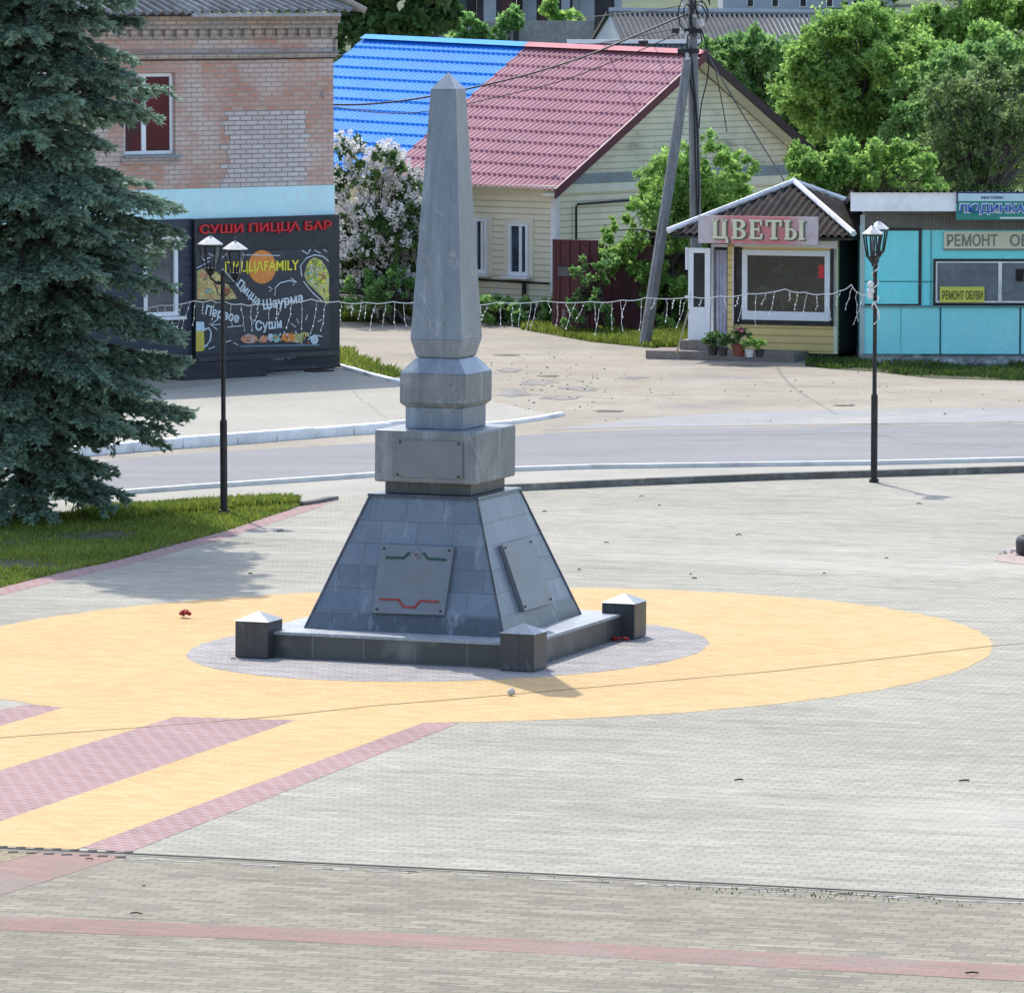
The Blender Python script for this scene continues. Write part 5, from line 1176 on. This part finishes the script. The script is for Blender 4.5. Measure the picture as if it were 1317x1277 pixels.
# hipped roof
rx0, rx1 = hk(859, 300, .55).x, hk(1098, 302, .55).x; rz = hk(980, 302, .55).z
ry0, ry1 = -.55, KD+.55
ap = FK.hit(1021, 237, 1, 1.9); ax, ay, az = ap.x, 1.9, ap.z
apx = Vector((ax, ay, az)); cr = [Vector((rx0, ry0, rz)), Vector((rx1, ry0, rz)), Vector((rx1, ry1, rz)), Vector((rx0, ry1, rz))]
def tri_roof(a, c_, n):
    mb = MB(); vs = []; fs = []; nu = n*6; nv = 8; nr = (c_-a).cross(apx-a).normalized(); nr = nr if nr.z > 0 else -nr
    for j in range(nv+1):
        v = j/nv
        for i in range(nu+1):
            u = i/nu; pbs = a.lerp(c_, u)
            # straight corrugations running down the slope: clip each column at the hips
            uh = ((apx-a).dot(c_-a))/((c_-a).length_squared)
            mx = u/uh if u < uh else (1-u)/(1-uh)
            up_ = apx-(a+(c_-a)*uh)
            vs.append(pbs+up_*mx*v+nr*(.03*math.cos(2*math.pi*u*n)))
    w_ = nu+1; fs = [(j*w_+i, j*w_+i+1, (j+1)*w_+i+1, (j+1)*w_+i) for j in range(nv) for i in range(nu)]
    return mb.add(vs, fs)
for k in range(4):
    a, c_ = cr[k], cr[(k+1) % 4]; part('roof_slope', tri_roof(a, c_, int((c_-a).length/.155)), M['onduline'], kio, smooth=True)
mb = MB()
for k in range(4): mb.tube([cr[k]+Vector((0,0,.05)), apx+Vector((0,0,.06))], [.062, .055], 6)
mb.ball((ax, ay, az+.05), .08)
part('hip_cap', mb, M['white_trim'], kio)
part('roof_soffit', MB().box(rx0+.05, rx1-.05, ry0+.05, ry1-.05, rz-.09, rz-.04), M['dark_fence'], kio)
# deck and step
sx0, sx1 = hk(866, 455, 1.0).x, hk(1035, 465, 1.0).x
mb = MB(); mb.box(XL-.55, hk(1040,468).x, -1.0, -.01, .0, .17); part('deck', mb, M['wood_steps'], kio)
part('doorstep', MB().box(XL+.02, hk(930, 440).x, -.55, -.011, .172, .36), M['wood_steps'], kio)
part('base_beam', MB().box(hk(1041,468).x, .02, -.03, .1, 0, .118), M['dark'], kio)
# sign ЦВЕТЫ
q0, q1 = hk(898, 295, .62), hk(1052, 297, .62); zt, zb_ = hk(975, 278.5, .62).z, hk(975, 314, .62).z
wS, hS = q1.x-q0.x, zt-zb_; cS = FK.w((q0.x+q1.x)/2, -.62, (zt+zb_)/2)
sg = thing('flower_sign', 'faded pink banner sign reading ЦВЕТЫ in cream serif letters under the kiosk roof', 'sign', tuple(cS), FK.yaw)
part('sign_board', MB().box(-wS/2, wS/2, 0, .06, -hS/2, hS/2), M['sign_pink'], sg)
def serif(word, x0, x1, z0, z1, y, th):
    """slab serif capitals built from strokes"""
    mb = MB(); n = len(word); wd = {'Ц': 1.12, 'В': 1.0, 'Е': .95, 'Т': 1.05, 'Ы': 1.35}; tot = sum(wd[c] for c in word)+.16*(n-1); k = (x1-x0)/tot; x = x0; H = z1-z0
    def bx(a, b_, c_, d_): mb.box(x+a*k, x+b_*k, y-th, y, z0+c_*H, z0+d_*H)
    def bowl(cx_, rx_, zc0, zc1, st):
        pts = []; m = 10; zc_ = (zc0+zc1)/2; rz_ = (zc1-zc0)/2
        for i in range(m+1):
            a = -math.pi/2+math.pi*i/m; pts.append((cx_+rx_*math.cos(a), zc_+rz_*math.sin(a)))
        inn = [(cx_+(rx_-st)*math.cos(-math.pi/2+math.pi*i/m), zc_+(rz_-.10)*math.sin(-math.pi/2+math.pi*i/m)) for i in range(m+1)]
        for i in range(m):
            mb.prism([(x+p[0]*k, y, z0+p[1]*H) for p in (pts[i], pts[i+1], inn[i+1], inn[i])], (0, -th, 0))
    S_ = .24; e = .002
    for c_ in word:
        if c_ == 'Ц':
            for o in (.07, .66): bx(o, o+S_, .12+e, 1); bx(o-.07, o+S_+.07, .9, 1.001)
            bx(0, 1.0, 0, .12); bx(.9, 1.06, -.22, -e)
        elif c_ == 'В':
            bx(.1, .1+S_, 0, 1); bx(0, .1-e, 0, .1); bx(0, .1-e, .9, 1); bx(.34+e, .5, .46, .56); bx(.34+e, .5, 0, .1); bx(.34+e, .5, .9, 1); bowl(.5, .40, .5, 1, .24); bowl(.5, .45, 0, .53, .25)
        elif c_ == 'Е':
            bx(.1, .1+S_, 0, 1); bx(0, .1-e, 0, .1); bx(0, .1-e, .9, 1); bx(.34+e, .85, 0, .11); bx(.34+e, .82, .89, 1); bx(.34+e, .62, .46, .56); bx(.76, .88, .11+e, .28); bx(.74, .85, .72, .89-e); bx(.6, .68, .38, .64)
        elif c_ == 'Т':
            bx(.4, .4+S_, 0, .89-e); bx(0, 1.04, .89, 1); bx(0, .12, .68, .89-e); bx(.92, 1.04, .68, .89-e); bx(.28, .4-e, 0, .1); bx(.64+e, .76, 0, .1)
        elif c_ == 'Ы':
            bx(.08, .08+S_, 0, 1); bx(0, .08-e, .9, 1); bx(.32+e, .4, .9, 1); bx(0, .08-e, 0, .1); bx(.32+e, .45, 0, .1); bx(.32+e, .45, .48, .58); bowl(.45, .38, 0, .58, .23)
            bx(1.0, 1.0+S_, 0, 1); bx(.93, 1-e, .9, 1); bx(1.24+e, 1.33, .9, 1); bx(.93, 1-e, 0, .1); bx(1.24+e, 1.33, 0, .1)
        x += (wd[c_]+.16)*k
    return mb
fx = lambda px: hk(px, 297, .62).x-(q0.x+q1.x)/2
part('letter_backing', serif('ЦВЕТЫ', fx(917)+.03, fx(1036)+.03, -.205, .185, -.002, .012), M['green_edge'], sg)
part('lettering', serif('ЦВЕТЫ', fx(917), fx(1036), -.18, .21, -.016, .05), M['cream_letter'], sg)
# stick propping the door, pots on the deck
p, q = P(870, 440, 108.2), P(886, 398, 108.4)
st = thing('prop_stick', 'thin pale wooden stick leaning from the deck to the open white kiosk door', 'stick', (p.x, p.y, 0)); build('stick_rod', MB().tube([Vector((p.x, p.y, .17)), q], .02, 6), M['stick'], st, world=True)
def potted(px, py, label, mat, s, leaf, blo=None, seed=0):
    r = np.random.default_rng(seed); c = G(px, py, .175); t = thing('flower_pot', label, 'flower pot', (c.x, c.y, .172), 0, 'potted plants on the kiosk deck')
    build('pot', MB().lathe([(.09*s,0),(.12*s,.17*s),(.135*s,.175*s),(.135*s,.2*s),(.11*s,.2*s),(.1*s,.17*s)], 12), mat, t, smooth=False)
    Q, T, _, _ = leafcloud([(c.x, c.y, .172+.32*s, .16*s), (c.x+.08*s, c.y, .172+.4*s, .12*s), (c.x-.09*s, c.y-.03, .172+.36*s, .12*s)], 420, .075*s, r); quads('plant', Q, M[leaf], t, T)
    if blo:
        Q, T, _, _ = leafcloud([(c.x, c.y-.08, .172+.42*s, .13*s)], 60, .05*s, r); quads('blossoms', Q, M[blo], t, T)
def bouquet(lx, ly, lz, label, blo, s, seed):
    r = np.random.default_rng(seed); c = FK.w(lx, ly, lz); t = thing('flower_bucket', label, 'bouquet', tuple(c), 0, 'bouquets in the kiosk window')
    build('bucket', MB().lathe([(.07,0),(.10,.22),(.11,.22),(.11,.24),(.085,.24),(.08,.2)], 12), M['blackpot'], t)
    Q, T, _, _ = leafcloud([(c.x, c.y, c.z+.34*s, .18*s), (c.x+.08*s, c.y, c.z+.42*s, .13*s)], 160, .09*s, r); quads('leaves', Q, M['leaf_mid'], t, T)
    Q, T, _, _ = leafcloud([(c.x, c.y-.05, c.z+.46*s, .17*s), (c.x-.1*s, c.y-.05, c.z+.40*s, .12*s)], 150, .07*s, r); quads('blossoms', Q, M[blo], t, T)
for i, (f_, ly, dz_, b_, s_, lab) in enumerate([(.14, .55, .03, 'petal_white', 1.0, 'bucket of white flowers at the left end inside the kiosk window'), (.34, .6, .03, 'petal_pink', 1.1, 'bucket of pink flowers left of centre inside the kiosk window'), (.55, .5, .03, 'petal_yellow', .9, 'bucket of yellow flowers in the middle inside the kiosk window'), (.76, .6, .03, 'petal_pink', .8, 'small bucket of pink flowers right of the yellow ones inside the kiosk window'), (.28, 1.1, .55, 'petal_white', .9, 'bucket of white flowers on the raised back shelf inside the kiosk window')]):
    bouquet(wx0+(wx1-wx0)*f_, ly, wz0+dz_-.005, lab, b_, s_, 80+i) if False else bouquet(kwx0+(kwx1-kwx0)*f_, ly, kwz0+dz_-.008, lab, b_, s_, 80+i)
potted(917, 457, 'leftmost dark pot with dark leaves beside the kiosk doorstep', M['blackpot'], .95, 'leaf_dark', None, 1)
potted(930, 458, 'dark pot with drooping leaves before the kiosk door jamb', M['blackpot'], .8, 'leaf_dark', None, 2)
potted(950, 458, 'terracotta pot with pink flowers, the largest on the kiosk deck', M['terracotta'], 1.15, 'leaf_dark', 'petal_pink', 3)
potted(964, 459, 'small white pot with yellow-green leaves right of the terracotta pot', M['whitepot'], .75, 'leaf_bright', None, 4)
potted(977, 459, 'rightmost dark pot with pale green leaves under the yellow siding', M['blackpot'], .75, 'leaf_bright', None, 5)

# ================================================================== turquoise shop
c0 = G(1108, 468); FT = Frame((c0.x, c0.y, 0), R(-1.5)); ht = lambda x, y, d=0.0: FT.hit(x, y, 1, -d)
sh = thing('turquoise_shop', 'flat roofed turquoise panelled shop with white fascia and wide windows at the right edge', 'shop', (c0.x, c0.y, 0), FT.yaw)
XE = ht(1560, 400).x
X = lambda px: ht(px, 380).x
Zt = lambda py: ht(1200, py).z
zf, zm, zu, zr0 = Zt(456), Zt(393), Zt(296), Zt(270)
part('foundation', MB().box(-.02, XE, .03, 4, -.05, zf-.01), M['rubble'], sh)
wx0, wx1 = X(1200), X(1420); wz1, wz0 = Zt(333), Zt(392)
mb = MB(); mb.box(0, wx0, 0, 4, zm, zu); mb.box(wx0, wx1, 0, 4, wz1, zu); mb.box(wx1, XE, 0, 4, zm, zu); mb.box(wx0, wx1, .25, 4, zm, wz1-.001)
part('upper_wall', mb, M['turq'], sh)
mb = MB(); mb.box(0, XE, .02, 4, zf, zm-.03)
xs_ = [X(1108)+.002, X(1159), X(1210), X(1312), X(1400), XE]
for a, c_ in zip(xs_, xs_[1:]): mb.box(a+.006, c_-.012, -.005, .019, zf+.012, zm-.045)
mb.box(X(1108)+.01, X(1158), -.010, -.0055, zf+.47, zf+.485)
part('lower_panel', mb, M['turq_low'], sh)
jb = MB()
for px in (1210, 1313): jb.box(X(px)-.02, X(px)+.012, -.012, .018, zf, zm-.035)
jb.box(X(1185), XE, -.015, .018, zf-.012, zf+.008)
part('panel_joint', jb, pm('dark_teal_joint', (.02, .10, .14), .7, .2, 6), sh)
part('mid_ledge', MB().box(-.02, XE, -.06, .018, zm-.03, zm-.001), pm('dull_teal_ledge', (.16, .30, .33), .7, .2, 2), sh)
part('sheet_frieze', MB().patch((0, -.02, zr0+.02), (XE, -.02, zr0+.02), (XE, -.02, zu), (0, -.02, zu), 700, 1, lambda u, v: .012*math.cos(u*2*math.pi*100)), M['corr_grey'], sh)
part('corner_angle', MB().box(-.04, .05, -.04, .02, zf, zu+.3), pm('pale_teal_angle', (.38, .47, .46), .6, .1, 3), sh)
# framed board on the left of the upper wall
f0, f1, g0, g1_ = X(1110), X(1181), Zt(391), Zt(297)
bd = part('board', MB().box(f0, f1, -.02, -.003, g0, g1_), M['turq'], sh)
part('board_frame', MB().box(f0, f1, -.035, -.003, g1_+.001, g1_+.06).box(f1+.001, f1+.06, -.035, -.003, g0-.05, g1_+.06).box(f0, f1, -.035, -.003, g0-.05, g0-.001), M['iron'], bd)
part('board_joint', MB().box(f0+.02, f1+.3, -.026, -.021, Zt(363), Zt(361.5)), pm('teal_line', (.06, .26, .3), .7, .2, 6), bd)
part('post_joint', MB().box(X(1196), X(1198), -.012, -.001, zm, zu), pm('pale_teal_line', (.12, .4, .43), .7, .2, 6), sh)
# window
mb = MB()
mb.box(wx0, wx1, -.03, .05, wz1-.05, wz1); mb.box(wx0, wx1, -.03, .05, wz0, wz0+.04); mb.box(wx0, wx0+.05, -.03, .05, wz0+.041, wz1-.051)
wo = part('window', mb, M['iron'], sh)
mb = MB()
for px in (1286, 1372): mb.box(X(px)-.035, X(px)+.035, -.025, .04, wz0+.041, wz1-.051)
mb.box(wx0+.051, wx1, -.02, .04, wz0+.041, wz0+.075); mb.box(wx0+.051, wx1, -.02, .04, wz1-.08, wz1-.051); mb.box(wx0+.051, wx0+.08, -.02, .04, wz0+.076, wz1-.081)
part('mullion', mb, M['white_trim'], wo)
part('pane', MB().box(wx0+.05, wx1, .0, .01, wz0+.04, wz1-.05), M['blind'], wo)
part('goods', MB().box(X(1306), X(1330), -.012, -.002, Zt(352), Zt(346)).box(X(1306), X(1316), -.012, -.002, Zt(362), Zt(352)-.002), M['dark'], wo)
# roof
ov = MB().box(-.2, XE, -.549, 1.0, Zt(254), Zt(252)); part('roof_slab', ov, M['corr_grey'], sh)
part('roof', MB().patch((-.25, 4.3, Zt(247)-.45), (XE, 4.3, Zt(247)-.45), (XE, -.62, Zt(246)+.01), (-.25, -.62, Zt(246)+.01), 900, 3, lambda u, v: .035*math.cos(u*2*math.pi*55)), M['slate'], sh, smooth=True)
b0, b1_ = ht(1094, 260, .58).x, ht(1229, 260, .58).x
part('fascia', MB().box(b0, XE, -.58, -.55, ht(1150, 272, .58).z, ht(1150, 248, .58).z).box(b0+.1, b1_-.4, -.585, -.581, ht(1150, 266.5, .58).z, ht(1150, 266.0, .58).z), M['fascia'], sh)
# shop name sign
def signf(name, label, x0, x1, y0, y1, d, mat, cat='sign'):
    a, c_ = ht(x0, (y0+y1)/2, d), ht(x1, (y0+y1)/2, d); z1_, z0_ = ht((x0+x1)/2, y0, d).z, ht((x0+x1)/2, y1, d).z
    cc_ = FT.w((a.x+c_.x)/2, -d, (z0_+z1_)/2); t = thing(name, label, cat, tuple(cc_), FT.yaw); w_, h_ = (c_.x-a.x)/2, (z1_-z0_)/2
    part('sign_board', MB().box(-w_, w_, 0, .03, -h_, h_), mat, t)
    sc = w_*2/(x1-x0)
    return t, (lambda px: (px-(x0+x1)/2)*sc), (lambda py: -(py-(y0+y1)/2)*sc), w_, h_
t, SX, SZ, w_, h_ = signf('shop_name_sign', 'teal and pale blue name sign reading ЛЮДИНКА on the turquoise shop fascia', 1230, 1400, 247, 283, .63, M['sign_green'])
part('pale_strip', MB().box(-w_+.02, w_, -.006, -.001, SZ(259), h_-.03), M['sign_blue_light'], t)
part('navy_edge', MB().box(-w_, w_, -.012, -.007, h_-.028, h_).box(-w_, -w_+.03, -.012, -.001, SZ(262), h_-.029), M['navy'], t)
part('small_lettering', letter('МАГАЗИН', SX(1262), SX(1290), SZ(256), SZ(252.6), -.007, .006, .03), M['navy'], t)
part('letter_outline', letter('ЛЮДИНКА', SX(1231.5), SX(1319.5), SZ(277), SZ(261.5), -.002, .01, .075), M['letter_halo'], t)
part('lettering', letter('ЛЮДИНКА', SX(1233), SX(1318), SZ(275.5), SZ(263), -.013, .02, .02), M['letter_blue'], t)
part('white_line', MB().box(SX(1286), w_, -.01, -.001, SZ(281.5), SZ(279.5)), M['letter_halo'], t)
t, SX, SZ, w_, h_ = signf('repair_sign', 'long cream sign with grey outlined letters reading РЕМОНТ ОБУВИ above the shop window', 1214, 1400, 298, 320, .06, M['sign_cream'])
part('rim', MB().box(-w_-.01, w_+.01, .0, .028, -h_-.03, -h_-.001), M['letter_grey'], t)
part('lettering', letter('РЕМОНТ', SX(1218), SX(1283), SZ(317), SZ(301.5), -.001, .012, .015), M['letter_grey'], t)
part('lettering', letter('ОБУВИ', SX(1299), SX(1362), SZ(317), SZ(301.5), -.001, .012, .015), M['letter_grey'], t)
t, SX, SZ, w_, h_ = signf('window_sign', 'small yellow-green sign reading РЕМОНТ ОБУВИ standing in the shop window corner', 1209, 1266, 369, 389, .045, M['sign_yellow'])
part('lettering', letter('РЕМОНТ ОБУВИ', SX(1212), SX(1264), SZ(385.5), SZ(374), -.001, .006, .02), M['letter_dark'], t)
# rubble along the foundation
rb = MB(); rk = random.Random(12)
for k in range(46):
    q = ht(rk.uniform(1130, 1500), rk.uniform(462, 474), .15+rk.uniform(0, .3)); r_ = rk.uniform(.05, .15); rb.ball((q.x, q.y-rk.uniform(.02,.3), max(0, r_*.5)), r_, 6, 4, .7)
build_o = build('rubble', rb.tr(FT.M), M['rubble']); build_o['kind'] = 'stuff'

# ================================================================== far background
def fpt(px, py, Y): return P(px, py, Y)
cf = thing('concrete_fence', 'old grey concrete panel fence on the bank beyond the roofs', 'fence', tuple(P(670, 60, 256)), 0)
for i, x in enumerate((560, 664, 768)):
    if i < 2:
        a, c_ = P(x+1.5, 28-i*1, 256), P(x+102, 27-i*1, 256); build('fence_panel', MB().box(a.x, c_.x, 255.9, 256.1, 2.5, a.z), M['fence_concrete'], cf, world=True)
    q = P(x, 18 if i == 1 else 24, 256); build('fence_post', MB().box(q.x-.12, q.x+.12, 255.8, 256.2, 2.5, q.z), M['shed_dark'], cf, world=True)
SG = 'row of old sheds behind the concrete fence'
def shed(label, x0, x1, top, Y, mat, doors):
    a, c_ = P(x0, top, Y), P(x1, top, Y); t = thing('shed', label, 'shed', ((a.x+c_.x)/2, Y, 4), 0, SG)
    build('walls', MB().box(a.x, c_.x, Y, Y+5, 3, a.z), M[mat], t, world=True)
    build('roof', MB().hexa([(a.x-.2,Y-.5,a.z),(c_.x+.2,Y-.5,a.z),(c_.x+.2,Y+5.3,a.z+.3),(a.x-.2,Y+5.3,a.z+.3)], [(a.x-.2,Y-.5,a.z+.15),(c_.x+.2,Y-.5,a.z+.15),(c_.x+.2,Y+5.3,a.z+.45),(a.x-.2,Y+5.3,a.z+.45)]), M['roof_grey'], t, world=True)
    for (d0, d1, dt, dm) in doors:
        p_, q_ = P(d0, dt, Y-.05), P(d1, dt, Y-.05); build('door', MB().box(p_.x, q_.x, Y-.06, Y-.005, 3, p_.z), M[dm], t, world=True)
shed('dark boarded shed at the left end of the row, next to the tree', 540, 612, -14, 285, 'shed_dark', [(575, 600, -3, 'roof_grey')])
shed('shed with one pale door, second in the row', 613, 664, -12, 284, 'shed_dark', [(622, 638, -5, 'shed_pale'), (645, 660, -4, 'maroon')])
shed('shed with two pale doors beside the round bush', 665, 735, -14, 286, 'shed_dark', [(672, 690, -5, 'shed_pale'), (694, 712, -4, 'maroon'), (722, 733, -5, 'shed_pale')])
shed('shed with grey door at the right end of the row by the grey roof', 736, 800, -16, 287, 'far_wall', [(745, 760, -4, 'shed_pale'), (765, 790, -4, 'shed_dark')])
# grey roofed house
Yg = 200.0; a, c_ = P(783, 16, Yg+3), P(1141, 19, Yg+3); e0, e1 = P(803, 60, Yg-1), P(1165, 64, Yg-1)
gh = thing('grey_roof_house', 'long low house with grey corrugated roof behind the utility pole', 'house', ((a.x+c_.x)/2, Yg, 0))
build('roof', MB().patch(a, c_, e1, e0, 560, 2, lambda u, v: .07*math.cos(u*2*math.pi*56)), M['roof_grey'], gh, world=True)
build('ridge_cap', MB().tube([a+Vector((0,-.05,.05)), c_+Vector((0,-.05,.05))], .14, 6), pm('pale_ridge_metal', (.34,.36,.38), .6, .1, 1), gh, world=True)
e2 = P(760, 56, Yg+7); build('wall', MB().prism([a+Vector((.05,0,-.12)), e0+Vector((.05,0,-.12)), Vector((e0.x+.05, e0.y, 0)), Vector((e2.x, e2.y, 0)), e2], (10.2, 0, 0)), M['far_wall'], gh, world=True)
build('rake_board', MB().tube([a, e2], .10, 5), M['iron'], gh, world=True)
build('rear_roof', MB().add([a, c_, c_+Vector((0, 4, -1.3)), e2], [(0,1,2,3)]), M['roof_grey'], gh, world=True)
# lean-to with the white ridge sheet
Yo = 172.0; a, c_ = P(729, 55.5, Yo), P(1004, 56, Yo)
lo = thing('outbuilding', 'low grey outbuilding with a white ridge sheet just behind the red roof', 'shed', ((a.x+c_.x)/2, Yo, 0))
build('walls', MB().box(a.x+.3, c_.x-.3, Yo-.9, Yo+3, 0, a.z-.7), M['fence_concrete'], lo, world=True)
build('roof', MB().patch(a, c_, c_+Vector((.2, -1.5, -1.1)), a+Vector((-.2, -1.5, -1.1)), 300, 2, lambda u, v: .03*math.cos(u*2*math.pi*40)), M['roof_grey'], lo, world=True)
build('ridge_sheet', MB().box(a.x, c_.x, Yo-.12, Yo+.1, a.z-.02, a.z+.10), M['white_trim'], lo, world=True)
# distant pale building and two far posts
Yd = 330.0; a, c_ = P(930, -40, Yd), P(1150, -40, Yd)
db = thing('distant_building', 'pale grey distant building with small windows above the grey roof', 'building', ((a.x+c_.x)/2, Yd, 3))
dw_ = build('wall', MB().box(a.x, c_.x, Yd, Yd+8, 2, a.z), M['far_wall'], db, world=True)
build('roof', MB().prism([(a.x-.4,Yd-.5,a.z),(c_.x+.4,Yd-.5,a.z),(c_.x+.4,Yd+4,a.z+2),(a.x-.4,Yd+4,a.z+2)], (0,0,.1)), M['roof_grey'], db, world=True)
for x in (960, 992, 1028, 1062, 1096, 1125):
    p_, q_ = P(x, 10, Yd-.1), P(x+10, -8, Yd-.1); wn = build('window', MB().box(p_.x, q_.x, Yd-.08, Yd-.005, p_.z, q_.z), M['white_trim'], db, world=True)
    build('pane', MB().box(p_.x+.07, q_.x-.07, Yd-.10, Yd-.082, p_.z+.07, q_.z-.07), M['glass'], wn, world=True)
for x, y0, y1, lab in ((1236, -60, 60, 'thick grey far post standing in the upper right trees'), (1273, 12, 60, 'short grey far post right of the thick one in the trees')):
    p_, q_ = P(x, y1, 169), P(x, y0, 169); t = thing('wooden_post', lab, 'post', (p_.x, 169, 0), 0, 'grey posts among the upper right trees')
    build('shaft', MB().tube([(p_.x, 169, 0), (p_.x, 169, q_.z)], [.13, .10], 7), M['bark_grey'], t, world=True)

# ================================================================== light
SUN_EL = R(55); az = math.atan2(-.29, .957)   # horizontal direction towards the sun (x, y)
sd = Vector((math.sin(az)*math.cos(SUN_EL), math.cos(az)*math.cos(SUN_EL), math.sin(SUN_EL)))
sl_ = bpy.data.lights.new('sun', 'SUN'); sl_.energy = 2.0; sl_.angle = R(.5); sl_.color = (1, .955, .88)
so = bpy.data.objects.new('sun', sl_); COL.objects.link(so); so.location = (-20, 100, 60); so.rotation_euler = sd.to_track_quat('Z', 'Y').to_euler()
wd_ = bpy.data.worlds.new('World'); S.world = wd_; wd_.use_nodes = True; t = wd_.node_tree
sk = t.nodes.new('ShaderNodeTexSky'); sk.sky_type = 'NISHITA'; sk.sun_disc = False; sk.sun_elevation = SUN_EL; sk.sun_rotation = az; sk.air_density = 1.0; sk.dust_density = 1.5; sk.ozone_density = 1.0
bg = t.nodes['Background']; bg.inputs[1].default_value = .15; t.links.new(sk.outputs[0], bg.inputs[0])
S.view_settings.view_transform = 'Standard'; S.view_settings.look = 'None'; S.view_settings.exposure = 1.13; S.view_settings.gamma = 1; S.view_settings.use_curve_mapping = False
